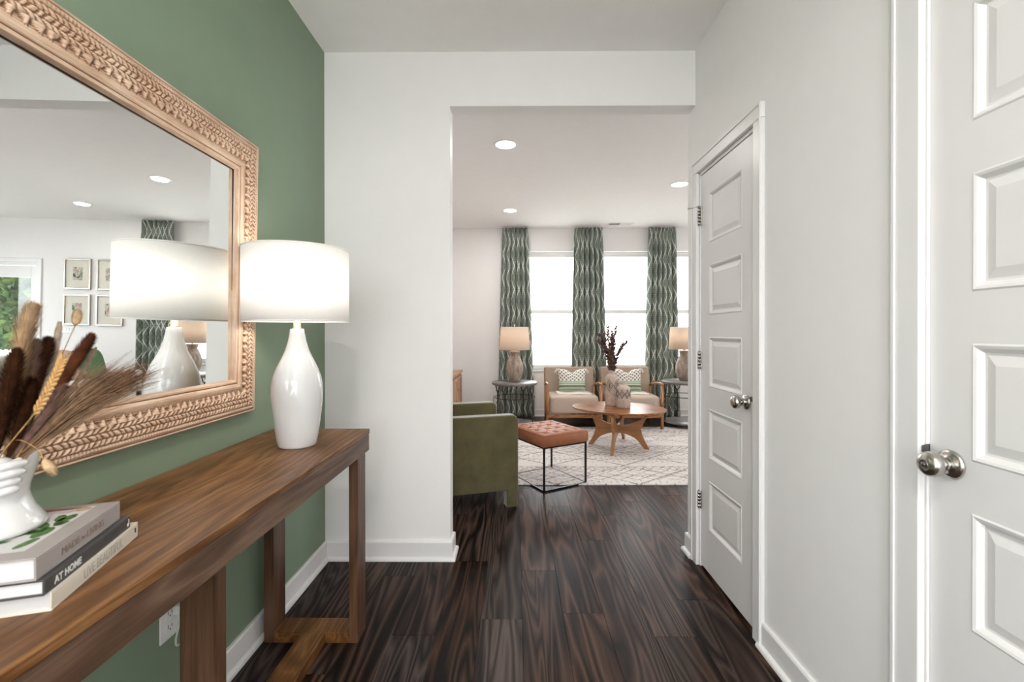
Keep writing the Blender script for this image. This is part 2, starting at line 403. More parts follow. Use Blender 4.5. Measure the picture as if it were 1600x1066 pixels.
# baseboards : board + shoe moulding
def base(name, x0, y0, x1, y1, nx, ny, h=.1, e0=0, e1=0):   # run p0->p1, n = outward normal ; e* = extra mitre length
    d = Vector((x1-x0, y1-y0, 0)); L = d.length; d.normalize(); n = Vector((nx, ny, 0))
    Mx = Matrix((d, n, (0, 0, 1))).transposed().to_4x4(); Mx.translation = Vector((x0, y0, 0))
    t = .014; m = MB()
    pr = [(0, 0), (t, 0), (t, h-.006), (t-.004, h), (0, h)]
    vs = []; 
    for s, e in ((0, e0), (L, e1)):
        for (a, z) in pr: vs.append((s+(-a*e if s == 0 else a*e), a, z))
    k = len(pr); fs = [tuple(range(k)), tuple(reversed(range(k, 2*k)))]+[(i, k+i, k+(i+1) % k, (i+1) % k) for i in range(k)]
    m.add(vs, fs, Mx); o = m.build(name, M_TRIM); o['kind'] = 'structure'
    m = MB(); q = [(t, 0)]+[(t+.016*cos(a), .019*sin(a)) for a in [0, .3, .6, .9, 1.25, pi/2]]; vs = []
    for s, e in ((0, e0), (L, e1)):
        for (a, z) in q: vs.append((s+(-a*e if s == 0 else a*e), a, z))
    k = len(q); fs = [tuple(range(k)), tuple(reversed(range(k, 2*k)))]+[(i, k+i, k+(i+1) % k, (i+1) % k) for i in range(k)]
    m.add(vs, fs, Mx); m.build('shoe_molding', M_TRIM, o); return o
base('baseboard_left', XL, -2.4, XL, YW, 1, 0, e1=-1)
base('baseboard_middle', XL, YW, -.355, YW, 0, -1, e0=-1, e1=1)
base('baseboard_opening', -.355, YW, -.355, YE, 1, 0, e0=1, e1=1)
base('baseboard_right_near', XR, 1.148, XR, 1.788, -1, 0)
base('baseboard_right_far', XR, 2.472, XR, YE, -1, 0, e1=1)
base('baseboard_front', LX0, YB, 4.93, YB, 0, -1)
base('baseboard_living_left', LX0, YE, LX0, YB, 1, 0)
base('baseboard_living_near', -.355, YE, LX0, YE, 0, 1, e0=1)
base('baseboard_living_return', XR, YE, LX1, YE, 0, 1, e0=1)
base('baseboard_kitchen', LX1, YE, LX1, YB, -1, 0)
# windows
for i, c in enumerate(WX):
    r = empty('window_%d' % (i+1), (c, YB, 0)); r['kind'] = 'structure'
    x0, x1, z0, z1 = -ww/2, ww/2, .672, 2.405
    m = MB(); f = .035
    m.box((x0, .07, z0), (x0+f, .13, z1)); m.box((x1-f, .07, z0), (x1, .13, z1)); m.box((x0+f, .07, z1-f), (x1-f, .13, z1)); m.box((x0+f, .07, z0), (x1-f, .13, z0+f))
    m.build('window_frame', M_TRIM, r, .002, 1)
    zm = 1.53
    for nm, za, zb, yy in (('lower_sash', z0+f, zm+.02, .075), ('upper_sash', zm-.02, z1-f, .098)):
        s = MB(); g = .028; a, b = x0+f, x1-f
        s.box((a, yy, za), (a+g, yy+.02, zb)); s.box((b-g, yy, za), (b, yy+.02, zb)); h1, h2 = (.034, .05) if nm == 'lower_sash' else (.05, .034)
        s.box((a+g, yy, za), (b-g, yy+.02, za+h1)); s.box((a+g, yy, zb-h2), (b-g, yy+.02, zb))
        so = s.build(nm, M_TRIM, r, .0015, 1)
        MB().box((a+g, yy+.008, za+g), (b-g, yy+.011, zb-g)).build('pane', M_GLASS, so)
    MB().box((x0-.02, -.022, z0-.02), (x1+.02, .07, z0)).build('window_sill', M_TRIM, r, .003, 2)
def added_window(n, x, y0, y1, z0, z1):
    r = empty('window_%d' % n, (x, 0, 0)); r['kind'] = 'structure'; f = .04; ym = (y0+y1)/2
    m = MB(); m.box((-.03, y0, z0), (.03, y0+f, z1)); m.box((-.03, y1-f, z0), (.03, y1, z1)); m.box((-.03, y0+f, z0), (.03, y1-f, z0+f)); m.box((-.03, y0+f, z1-f), (.03, y1-f, z1)); m.box((-.03, ym-f/2, z0+f), (.03, ym+f/2, z1-f))
    m.build('window_frame', M_TRIM, r, .002, 1)
    for a, b in ((y0+f, ym-f/2), (ym+f/2, y1-f)): MB().box((-.003, a, z0+f), (.003, b, z1-f)).build('pane', M_GLASS, r)
added_window(4, XL-.07, -2.0, -.5, .5, 2.35); added_window(5, LX1+.06, 3.6, 5.8, .65, 2.25)  # unseen windows added for daylight on the hall's right wall and in the living room
# casings (trim) round the two hall doors
def casing(name, y0, y1, zt, w):
    m = MB(); X = XR; t = .018
    def leg(a, b, z0, z1): m.box((X-t, a, z0), (X, b, z1))
    leg(y0-w, y0, 0, zt); leg(y1, y1+w, 0, zt); leg(y0-w, y1+w, zt, zt+w)
    o = m.build(name, M_TRIM, None, .004, 2); o['kind'] = 'structure'
    b = MB(); e = .011
    for yy in (y0-w, y1+w-e): b.box((X-t-.005, yy, 0), (X-t, yy+e, zt+w))
    b.box((X-t-.005, y0-w+e, zt+w-e), (X-t, y1+w-e, zt+w))
    b.build('back_band', M_TRIM, o, .002, 2); return o
casing('trim_1', D1[0]-.03, D1[1]+.005, 2.065, .062)
casing('trim_2', D2[0], D2[1]+.003, 2.065, .076)
def knob_profile():
    return [(0, .062), (.012, .0625), (.0215, .060), (.0268, .054), (.0282, .046), (.0262, .037), (.020, .030), (.0135, .026), (.0118, .020), (.0125, .014), (.0145, .0125)]
def door(name, y0, y1, hinge_far, knob_y, locky):
    r = empty(name, (XR, 0, 0)); r['kind'] = 'structure'
    j = MB(); t = .018
    j.box((0.0005, y0-t+.001, 0), (.114, y0, 2.0665)); j.box((0.0005, y1, 0), (.114, y1+t-.001, 2.0665)); j.box((0.0005, y0, 2.05), (.114, y1, 2.0665))
    j.box((.044, y0, 0), (.056, y0+.014, 2.05)); j.box((.044, y1-.014, 0), (.056, y1, 2.05)); j.box((.044, y0, 2.036), (.056, y1, 2.05))
    j.build('door_jamb', M_TRIM, r, .001, 1)
    y0s, y1s = y0+.0015, y1-.0015; X0, X1 = .006, .041; zb, zt = .014, 2.046
    stile = .098; m = MB()
    zs = []; z = .228
    for k in range(5): zs.append((z, z+.252)); z += .252+.111
    m.box((X0, y0s, zb), (X1, y0s+stile, zt)); m.box((X0, y1s-stile, zb), (X1, y1s, zt))
    lo = zb
    for a, b in zs+[(zt, 0)]:
        m.box((X0, y0s+stile, lo), (X1, y1s-stile, a)); lo = b
    slab = m.build('door_slab', M_DOOR, r)
    for a, b in zs:
        p = MB(); ya, yb = y0s+stile, y1s-stile
        loops = [(0, 0), (.004, -.0025), (.010, -.0005), (.015, .004), (.019, .0085), (.024, .0088), (.045, .0025), (.049, .0025)]
        vs = []; fs = []
        for (o_, d) in loops:
            vs += [(X0+d, ya+o_, a+o_), (X0+d, yb-o_, a+o_), (X0+d, yb-o_, b-o_), (X0+d, ya+o_, b-o_)]
        for i in range(len(loops)-1):
            for q in range(4):
                q2 = (q+1) % 4; fs.append((i*4+q, i*4+q2, i*4+4+q2, i*4+4+q))
        e = (len(loops)-1)*4; fs.append((e, e+1, e+2, e+3))
        vs2 = [(X0+.03, ya, a), (X0+.03, yb, a), (X0+.03, yb, b), (X0+.03, ya, b)]; n = len(vs); vs += vs2
        fs += [(n, n+3, n+2, n+1)]+[(q, n+q, n+(q+1) % 4, (q+1) % 4) for q in range(4)]
        p.add(vs, fs); p.build('door_panel', M_DOOR, slab)
    zk = .935
    Mk = Matrix.Translation((X0, knob_y, zk)) @ Matrix.Rotation(radians(-90), 4, 'Y')
    k = MB().lathe(knob_profile(), n=40, M=Mk).build('door_knob', M_NICKEL, r)
    MB().lathe([(.0315, 0), (.0325, .003), (.0305, .007), (.024, .010), (.0165, .012), (.0155, .0145)], n=40, M=Mk).build('knob_rose', M_NICKEL, k)
    if locky:
        MB().lathe([(.0105, .0618), (.0108, .0640), (.009, .0648), (.0082, .0632), (.005, .0630), (.0045, .0655), (0, .066)], n=24, M=Mk).build('lock_button', M_DNICKEL, k)
    ly = y1 if not hinge_far else y0
    s = 1 if not hinge_far else -1
    sp = MB().box((.0005, ly-.0005 if s > 0 else ly-.001, zk-.03), (.03, ly+.001 if s > 0 else ly+.0005, zk+.032))
    a = .0005
    sp.add([(-.0005, ly, zk-.012+.02), (-.012, ly+s*.001, zk-.006+.02), (-.012, ly+s*.001, zk+.008+.02), (-.0005, ly, zk+.012+.02),
            (-.0005, ly-s*.002, zk-.012+.02), (-.012, ly-s*.002, zk-.006+.02), (-.012, ly-s*.002, zk+.008+.02), (-.0005, ly-s*.002, zk+.012+.02)],
           [(0,1,2,3),(7,6,5,4),(0,4,5,1),(1,5,6,2),(2,6,7,3),(3,7,4,0)])
    sp.build('strike_plate', M_DNICKEL, r)
    if hinge_far:
        for z in (.352, 1.083, 1.835):
            h = MB(); yy = y1-.001
            for q in range(5): h.lathe([(.0062, 0), (.0062, .0168)], c=(-.0055, yy, z-.044+q*.0176), n=12)
            h.lathe([(.0035, -.004), (.0045, -.001), (.0045, .0)], c=(-.0055, yy, z-.044), n=10); h.lathe([(.0045, .0), (.0045, .002), (.003, .004)], c=(-.0055, yy, z+.044), n=10)
            h.box((-.002, yy-.016, z-.044), (.0055, yy-.001, z+.044)); h.box((-.002, yy, z-.044), (.0005, yy+.016, z+.044))
            ho = h.build('hinge', M_NICKEL, r)
            if z > 1.5:
                b = MB(); zt2 = z+.049
                b.lathe([(.009, 0), (.009, .006)], c=(-.0055, yy, zt2), n=14)
                b.tube([(-.0055, yy, zt2+.003), (-.030, yy+.012, zt2+.001), (-.052, yy+.02, zt2-.002)], .0022, 8)
                b.lathe([(.005, 0), (.005, .006), (.003, .008)], M=Matrix.Translation((-.050, yy+.019, zt2-.002)) @ Matrix.Rotation(radians(-80), 4, 'Y'), n=12)
                b.build('hinge_pin_stop', M_NICKEL, ho)
    return r
door('door_1', D1[0], D1[1], True, 1.924, False)
door('door_2', D2[0], D2[1], False, 1.022, True)
# patio door far right in the living room (seen in the mirror) : half lite with wooden muntin
r = empty('door_3', (5.485, YB, 0)); r['kind'] = 'structure'
m = MB(); m.box((-.465, .0, 0), (-.43, .15, 2.09)); m.box((.43, .0, 0), (.465, .15, 2.09)); m.box((-.43, 0, 2.05), (.43, .15, 2.09)); m.build('door_jamb', M_TRIM, r)
m = MB(); m.box((-.425, .05, .01), (-.31, .09, 2.04)); m.box((.31, .05, .01), (.425, .09, 2.04)); m.box((-.31, .05, 1.87), (.31, .09, 2.04)); m.box((-.31, .05, .01), (.31, .09, .22))
sl = m.build('door_slab', M_DOOR, r, .003, 1); MB().box((-.31, .066, .22), (.31, .072, 1.87)).build('pane', M_GLASS, sl)
m = MB(); m.box((-.53, -.018, 0), (-.465, 0, 2.15)); m.box((.465, -.018, 0), (.53, 0, 2.15)); m.box((-.465, -.018, 2.09), (.465, 0, 2.15)); o = m.build('trim_3', M_TRIM, None, .004, 2); o.location = (5.485, YB, 0); o['kind'] = 'structure'
MB().lathe(knob_profile(), n=20, M=Matrix.Translation((-.37, .05, .94)) @ Matrix.Rotation(radians(90), 4, 'X')).build('door_knob', M_NICKEL, r)
# unseen entry door glazing put in behind the camera, sized to light the hall
r = empty('door_4', (0, -2.4, 0)); r['kind'] = 'structure'
m = MB()
for a, b in ((-.95, -.88), (-.47, -.40), (.40, .47), (.88, .95)): m.box((a, -.1, 0), (b, 0, 2.5))
for a, b in ((-.88, -.47), (.47, .88), (-.4, .4)): m.box((a, -.1, 2.43), (b, 0, 2.5)); m.box((a, -.1, 0), (b, 0, .95 if a > -.45 and b < .45 else .6))
m.build('door_frame', M_TRIM, r, .003, 1)
for a, b, z in ((-.88, -.47, .6), (.47, .88, .6), (-.4, .4, .95)): MB().box((a, -.055, z), (b, -.05, 2.43)).build('pane', M_GLASS, r)
# outside : pale paving and trees
G = plain('pale_outdoor_paving', (.55, .56, .52), .9, var=.1)
o = MB().box((-12, YB+.16, -.25), (24, 40, -.15)).build('ground', G); o['kind'] = 'structure'
o = MB().box((-14, -14, -.25), (12, -2.62, -.15)).box((-14, -2.62, -.25), (-1.4, 6, -.15)).box((6.7, -2.62, -.25), (18, 6.8, -.15)).build('ground_front', G); o['kind'] = 'structure'
LEAF = NT('tree_foliage', .8); LEAF.col(LEAF.ramp(LEAF.noise(LEAF.coord(), 3.5, 5, .7), [(.35, (.006, .018, .004)), (.5, (.03, .07, .012)), (.65, (.12, .17, .03))])); M_LEAF = LEAF.m
M_BARK = plain('tree_bark', (.08, .06, .045), .9, var=.3)
def tree(x, y, h, rad, seed, label):
    rg = random.Random(seed); t = empty('tree', (x, y, -.15)); tag(t, label, 'tree', 'trees beyond the patio door')
    MB().tube([(0, 0, 0), (.05, 0, h*.3), (0, .05, h*.7)], [.12, .1, .05], 8).build('trunk', M_BARK, t)
    m = MB()
    for k in range(1500):
        d = Vector((rg.gauss(0, 1), rg.gauss(0, 1), rg.gauss(0, 1))).normalized()*(rg.random()**.4)
        p = Vector((d.x*rad, d.y*rad, h*.55+d.z*h*.46)); s = .10+.12*rg.random()
        a = Vector((rg.gauss(0, 1), rg.gauss(0, 1), rg.gauss(0, 1))).normalized(); b = a.cross(Vector((.3, .5, .8))).normalized()
        m.add([p-a*s, p+b*s*.6, p+a*s, p-b*s*.6], [(0, 1, 2, 3)])
    m.build('crown', M_LEAF, t, kind='stuff')
tree(9.9, 12.4, 3.4, 1.0, 1, 'tall green tree left of the glass in the mirrored patio door')
tree(11.7, 13.2, 3.6, 1.0, 2, 'broad green tree filling the mirrored patio door glass')
tree(10.8, 10.4, 1.9, .8, 3, 'low bushy tree at the foot of the mirrored patio door glass')
tree(13.7, 13.6, 3.4, 1.0, 4, 'rearmost green tree at the far end of the mirrored patio')
# ================================================================== HALL : console table, mirror, lamp, books, vase
TZ = .82
t = empty('console_table', (-.828, 1.135, 0)); tag(t, 'long brown oak console table along the green wall', 'console table')
TX0, TX1, TY0, TY1 = -.204, .206, -.80, .80
MB().box((TX0, TY0, TZ-.022), (TX1, TY1, TZ)).build('tabletop', M_TABLE, t, .004, 2)
for a, b in ((TX1-.032, TX1-.002), (TX0+.002, TX0+.03)): MB().box((a, TY0+.003, .728), (b, TY1-.003, TZ-.022)).build('long_apron', M_TABLEX, t, .002, 1)
for a, b in ((TY1-.032, TY1-.004), (TY0+.004, TY0+.032)): MB().box((TX0+.03, a, .728), (TX1-.032, b, TZ-.022)).build('end_apron', M_TABLEX, t, .002, 1)
for sy in (1, -1):
    ya, yb = (.655, .748) if sy > 0 else (-.748, -.655)
    for xa, xb in ((TX1-.038, TX1-.002+0.008-.008), (TX0+.034, TX0+.074)):
        MB().box((xa, ya, 0), (xb, yb, .728)).build('leg', M_TABLEZ, t, .003, 2)
    MB().box((TX0+.074, ya, .0), (TX1-.038, yb, .043)).build('foot_rail', M_TABLE, t, .003, 2)
MB().box((-.022, -.655, .0), (.075, .655, .043)).build('stretcher', M_TABLE, t, .003, 2)
MB().box((.008, -.035, .043), (.099, .005, .728)).build('centre_post', M_TABLEZ, t, .003, 2)

def mirror():
    L, Hh, w = 1.27, 1.012, .130
    r = empty('wall_mirror', (XL+.0015, 1.75-L, .931), rot=(0, radians(1.1), 0)); tag(r, 'large wall mirror in a carved whitewashed wood frame', 'mirror')
    def hgt(a, u):            # relief above the wall : a = distance in from the outer edge, u = along
        b = .020
        def sn(c, wd): return max(0, 1-abs((a-c)/wd)**2)**.5 if abs(a-c) < wd else 0
        if a < .006: return b+.004*(1-(a/.006-.5)**2*2)
        if a < .009: return b
        if a < .0235:        # bead row
            d = ((u/.0095) % 1-.5)*.0095; e = a-.0162; q = 1-(d*d+e*e*.6)/(.0047**2); return b+.0035+.004*max(0, q)**.5
        if a < .088:         # overlapping braided petals in three rows
            k = 0 if a < .040 else 1 if a < .056 else 2 if a < .071 else 3; lo_, wd_, per = ((.0235, .0165, .015), (.040, .016, .0165), (.056, .015, .018), (.071, .017, .027))[k]; e = (a-lo_)/wd_
            uu = u/per+(.5 if k % 2 else 0)+(e-.5)*(.7 if k % 2 else -.7)*(0 if k == 3 else 1)+.12*sin(u*173+k*2)
            if k == 3: d = (uu % 1)-.5; q = max(0, 1-(2*abs(d))/max(.05, 1-e*.85)); return b+.0045+.0085*q**.6*(1-e*.3)-.0035*(1 if q <= 0 and e < .7 else 0)
            d = (uu % 1)-.5; q = max(0, 1-(2*abs(d))**2.2)*max(0, 1-(2*abs(e-.5))**3)
            return b+.002+.001*k+.0095*q**.6*(0.5+.6*(.5-d))
        if a < .094: return b+.0065
        if a < .114: return b+.008+.003*cos((a-.104)/.010*pi/2)
        if a < .117: return b+.0035
        if a < .126: return b+.006
        return b+.006-(a-.126)/.004*.016
    As = [0, 0, .0015, .003, .006, .0075]+[.009+.0016*k for k in range(50)]
    As = sorted(set([a for a in As if a < .0895]+[.0905, .094, .0975, .101, .104, .107, .111, .1139, .1145, .1168, .1172, .119, .123, .1258, .1262, .130]))
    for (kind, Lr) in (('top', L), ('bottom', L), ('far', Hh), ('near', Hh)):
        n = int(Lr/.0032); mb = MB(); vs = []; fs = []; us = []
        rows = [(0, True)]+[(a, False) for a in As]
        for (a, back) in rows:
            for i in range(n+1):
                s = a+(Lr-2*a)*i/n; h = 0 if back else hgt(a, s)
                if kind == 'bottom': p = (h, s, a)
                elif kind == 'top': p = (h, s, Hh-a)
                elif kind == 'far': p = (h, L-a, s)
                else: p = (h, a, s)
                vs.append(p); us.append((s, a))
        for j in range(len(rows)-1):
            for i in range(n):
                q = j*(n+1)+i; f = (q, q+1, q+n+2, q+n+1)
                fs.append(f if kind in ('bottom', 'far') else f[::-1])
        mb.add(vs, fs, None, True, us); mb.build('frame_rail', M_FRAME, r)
    g = MB().box((.0, w-.01, -.40), (.0065, L-w+.01, .40)).build('mirror_glass', M_MIRROR, r); g.location = (.003, 0, Hh/2); g.rotation_euler = (0, radians(-.3), 0)
    m = MB(); e = .0025
    for (a, b) in (((.0085, w, w), (.0098, w+e, Hh-w)), ((.0085, L-w-e, w), (.0098, L-w, Hh-w)), ((.0085, w+e, Hh-w-e), (.0098, L-w-e, Hh-w)), ((.0085, w+e, w), (.0098, L-w-e, w+e*.5))): m.box(a, b)
    m.build('glass_edge', M_BLACK, r)
mirror()

def lamp_light(parent, z, power, col, r=.04):
    l = bpy.data.lights.new('bulb', 'POINT'); l.energy = power; l.color = col; l.shadow_soft_size = r
    o = bpy.data.objects.new('bulb', l); COL.objects.link(o); o.location = (0, 0, z); o.parent = parent
t = empty('table_lamp', (-.792, 1.644, TZ)); tag(t, 'glossy white ceramic bottle lamp with white drum shade', 'lamp')
MB().lathe([(.0, .0), (.060, .0), (.064, .003), (.066, .01), (.0715, .04), (.0775, .09), (.0845, .15), (.0868, .19), (.0855, .22), (.080, .252), (.068, .285), (.052, .318), (.040, .345), (.031, .378), (.026, .405), (.0235, .42), (.022, .423), (0, .423)], n=64).build('ceramic_body', M_CERAMIC, t)
MB().lathe([(.0155, .423), (.0155, .427), (.0125, .428), (.0125, .47), (.009, .472), (.009, .49), (.005, .491), (.005, .69)], n=24).build('metal_neck', M_BRASSN, t)
RS, S0, S1 = .1765, .450, .706
m = MB().lathe([(RS, S0), (RS+.0003, (S0+S1)/2), (RS, S1)], n=96, cap=False); sh = m.build('lamp_shade', M_SHADE, t, solid=.0015)
for z in (S0, S1): MB().lathe([(RS+.001, z-.002), (RS+.0022, z), (RS+.001, z+.004), (RS-.002, z+.002), (RS-.002, z-.002), (RS+.001, z-.002)], n=96, cap=False).build('shade_rim', M_SHADE, sh)
m = MB()
for k in range(3): a = k*2*pi/3+.4; m.tube([(0, 0, S1-.015), (RS*.97*cos(a), RS*.97*sin(a), S1-.006)], .0015, 6)
m.lathe([(.006, S1-.02), (.009, S1-.01), (.009, S1-.005), (.004, S1)], n=16); m.build('shade_spider', M_BRASSN, t)
lamp_light(t, .585, 2.3, (1, .95, .89), .05)
# outlet, plug, cord
o = empty('wall_outlet', (XL, 1.342, .378)); tag(o, 'white duplex wall outlet under the console table', 'outlet')
MB().box((0, -.035, -.0575), (.005, .035, .0575)).build('cover_plate', M_PLASTIC, o, .003, 2)
for z in (.02, -.02):
    MB().box((.005, -.0165, z-.014), (.0068, .0165, z+.014)).build('socket', M_PLASTIC, o, .0012, 1)
    MB().box((.0066, -.008, z-.004), (.0072, -.006, z+.006)).box((.0066, .006, z-.004), (.0072, .008, z+.005)).box((.0066, -.002, z-.011), (.0072, .002, z-.007)).build('slot', M_DARK, o)
m = MB(); m.box((XL+.0068, 1.350, .385), (XL+.028, 1.368, .412))
pl = m.build('lamp_cord', plain('clear_white_cord', (.62, .64, .60), .3), None, .003, 2); tag(pl, 'white lamp cord plugged into the outlet under the console', 'cord')
def curve_pts(ctrl, n=8):
    P = [Vector(p) for p in ctrl]; out = []
    for i in range(len(P)-1):
        a = P[max(i-1, 0)]; b = P[i]; c = P[i+1]; d = P[min(i+2, len(P)-1)]
        for k in range(n):
            t = k/n; out.append(.5*((2*b)+(-a+c)*t+(2*a-5*b+4*c-d)*t*t+(-a+3*b-3*c+d)*t**3))
    out.append(P[-1]); return out
MB().tube(curve_pts([(XL+.018, 1.359, .386), (XL+.02, 1.36, .35), (XL+.016, 1.352, .31), (XL+.014, 1.365, .285), (XL+.012, 1.42, .30), (XL+.006, 1.50, .45), (XL+.006, 1.62, .66), (XL+.006, 1.70, .78)], 6), .0025, 8).build('cord_line', pl.data.materials[0], pl)

# books
def text_mesh(s, size, ext=.0002, sx=1.0, bold=0):
    c = bpy.data.curves.new('txt', 'FONT'); c.body = s; c.size = size; c.extrude = ext; c.offset = bold; c.resolution_u = 3
    o = bpy.data.objects.new('txt', c); COL.objects.link(o); bpy.context.view_layer.update()
    me = bpy.data.meshes.new_from_object(o.evaluated_get(bpy.context.evaluated_depsgraph_get())); bpy.data.objects.remove(o)
    for v in me.vertices: v.co.x *= sx
    return me
def spine_text(parent, s, size, y, z, mat, sx=1.0, bold=0, name='spine_title'):
    me = text_mesh(s, size, .0002, sx, bold); me.materials.clear(); me.materials.append(mat)
    o = bpy.data.objects.new(name, me); COL.objects.link(o); o.parent = parent
    o.matrix_local = Matrix(((0, 0, 1, .0005), (1, 0, 0, y), (0, 1, 0, z), (0, 0, 0, 1))); return o
def book(loc, L, Wd, T, mat, label, cloth):
    r = empty('book', loc, math.atan2(.301, .953)); tag(r, label, 'book', 'coffee table books stacked on the console'); c = .0028
    m = MB(); m.box((-Wd, 0, 0), (0, L, c)); m.box((-Wd, 0, T-c), (0, L, T)); m.box((-c, 0, c), (0, L, T-c)); m.build('cover', mat, r, .0008, 1)
    MB().box((-Wd+.004, .004, c), (-c, L-.004, T-c)).build('pages', M_PAGES, r); return r
M_BCREAM = plain('cream_book_cover', (.66, .61, .52), .5, var=.02); M_BCHAR = plain('charcoal_book_cover', (.045, .043, .042), .45, var=.1)
M_BTAUPE = plain('taupe_book_cover', (.33, .295, .28), .45, var=.03); M_INK_L = plain('pale_print', (.75, .74, .72), .5); M_INK_T = plain('taupe_foil_print', (.24, .17, .14), .4)
M_INK_G = plain('grey_print', (.42, .42, .38), .6)
b1 = book((-.684, .664, TZ), .259, .21, .029, M_BCREAM, 'cream book at the bottom of the console stack', 0)
spine_text(b1, 'LIVE BEAUTIFUL', .0235, .078, .0065, M_INK_G, .73, -.0001)
MB().box((0, .246, .012), (.0006, .250, .021)).build('spine_emblem', M_DARK, b1)
b2 = book((-.682, .652, TZ+.0292), .245, .20, .0235, M_BCHAR, 'charcoal book in the middle of the console stack', 0)
spine_text(b2, 'AT HOME', .015, .022, .0062, M_INK_L, 1.0, .0004)
m = MB(); m.lathe([(.0, 0), (.0035, 0), (.0035, .0005), (0, .0005)], n=16, M=Matrix.Translation((0, .236, .0075)) @ Matrix.Rotation(radians(90), 4, 'Y')); m.box((0, .2375, .009), (.0005, .2395, .018)); m.build('spine_emblem', M_INK_L, b2)
b3 = book((-.690, .648, TZ+.053), .229, .20, .034, M_BTAUPE, 'taupe book with a plants photo cover topping the stack', 0)
spine_text(b3, 'MADE', .0165, .056, .011, M_INK_T, 1.05); spine_text(b3, 'for', .009, .108, .013, M_INK_T, 1.0); spine_text(b3, 'LIVING', .0165, .122, .011, M_INK_T, 1.0)
# printed photograph on its front cover : flat print
MB().box((-.178, .030, .034), (-.030, .214, .0342)).build('cover_photo', plain('cover_photo_white', (.55, .54, .53), .35), b3)
GL = plain('printed_leaf_green', (.05, .13, .025), .5, var=.5, sc=60); RB = plain('printed_rust', (.20, .06, .035), .5, var=.4, sc=50); PK = plain('printed_pink_grey', (.50, .42, .42), .5, var=.25, sc=40); BN = plain('printed_tan', (.42, .27, .16), .5, var=.3, sc=60)
def patch(name, mat, polys, z):
    m = MB()
    for p in polys: m.prism(p, .0342, .0342+z)
    m.build(name, mat, b3)
rg = random.Random(5)
def blob(cx, cy, a, b, th, n=10): return [(cx+a*cos(2*pi*k/n)*cos(th)-b*sin(2*pi*k/n)*sin(th)*(1+.25*rg.random()), cy+a*cos(2*pi*k/n)*sin(th)+b*sin(2*pi*k/n)*cos(th)) for k in range(n)]
patch('printed_shelf', RB, [[(-.178, .196), (-.062, .203), (-.040, .213), (-.178, .214)]], .0001)
patch('printed_plate', PK, [blob(-.088, .192, .024, .010, .3), blob(-.062, .192, .014, .006, .5)], .00015)
patch('printed_basket', BN, [blob(-.043, .201, .012, .010, .2)], .0002)
patch('printed_leaf', GL, [blob(-.047, .10, .022, .009, 1.5), blob(-.058, .11, .016, .007, 1.1), blob(-.045, .155, .024, .008, 1.4), blob(-.056, .162, .018, .007, 1.9), blob(-.041, .135, .012, .006, 1.1), blob(-.066, .135, .02, .007, 2.2), blob(-.075, .10, .02, .006, .6), blob(-.045, .06, .02, .007, 1.3), blob(-.12, .05, .04, .006, .2), blob(-.10, .065, .03, .006, .4)], .00025)

# white hand-clasped ceramic vase on the books
VZ = TZ+.087; VC = (-.856, .726)
v = empty('ceramic_vase', (VC[0], VC[1], VZ)); tag(v, 'white glazed sculptural vase on the stack of books', 'vase')
def vang(t, z):
    a = (t+pi*.28) % (2*pi)-pi
    return 1+.05*cos(2*t)*(z/.13)+.10*math.exp(-((t-5.2)/.5)**2)*math.exp(-((z-.03)/.03)**2)
prof = [(.0, .0), (.060, .0), (.072, .003), (.073, .009), (.065, .022), (.058, .035), (.053, .05), (.051, .062), (.053, .075), (.058, .09), (.062, .104), (.062, .118)]
m = MB(); n = 64; vs = []; fs = []
full = prof+[(.061, .1215), (.0585, .118), (.054, .10), (.046, .07), (.03, .045), (0, .042)]
for (r_, z) in full:
    for k in range(n):
        a = 2*pi*k/n; w_ = max(0, min(1, (z-.08)/.04)); lift = w_*(.008*cos(a-.2)-.004+.003*sin(3*a)); rr_ = r_*vang(a, z); vs.append((rr_*cos(a), rr_*sin(a), z+lift))
for i in range(len(full)-1):
    for k in range(n): k2 = (k+1) % n; fs.append((i*n+k, i*n+k2, (i+1)*n+k2, (i+1)*n+k))
m.add(vs, fs, None, True); m.build('vase_body', M_CERAMIC, v)
m = MB()       # moulded hand gripping the rim : four finger ridges and a thumb, and a rounded foot
for k in range(4):
    z = .112-.0135*k; a0, a1 = -.85+.05*k, .12-.05*k; rb = .0605+(.003 if k < 2 else 0)-.0012*k
    pts = [(cos(a0+(a1-a0)*q/7)*(rb+.004*sin(pi*q/7)), sin(a0+(a1-a0)*q/7)*(rb+.004*sin(pi*q/7)), z+.004-.006*abs(q/7-.6)) for q in range(8)]
    m.tube(pts, [.004, .0065, .0072, .0068, .0072, .0068, .006, .0035], 12)
m.ball((.046, -.020, .119), .016, .017, .009, 16, 10)
m.ball((-.004, -.062, .022), .026, .02, .024, 20, 12); m.ball((.03, -.052, .012), .02, .016, .013, 16, 10)
mm = m.build('moulded_hand', M_CERAMIC, v); q = mm.modifiers.new('r', 'REMESH'); q.mode = 'VOXEL'; q.voxel_size = .0016; q.use_smooth_shade = True; q = mm.modifiers.new('s', 'SMOOTH'); q.iterations = 6; q.factor = .5

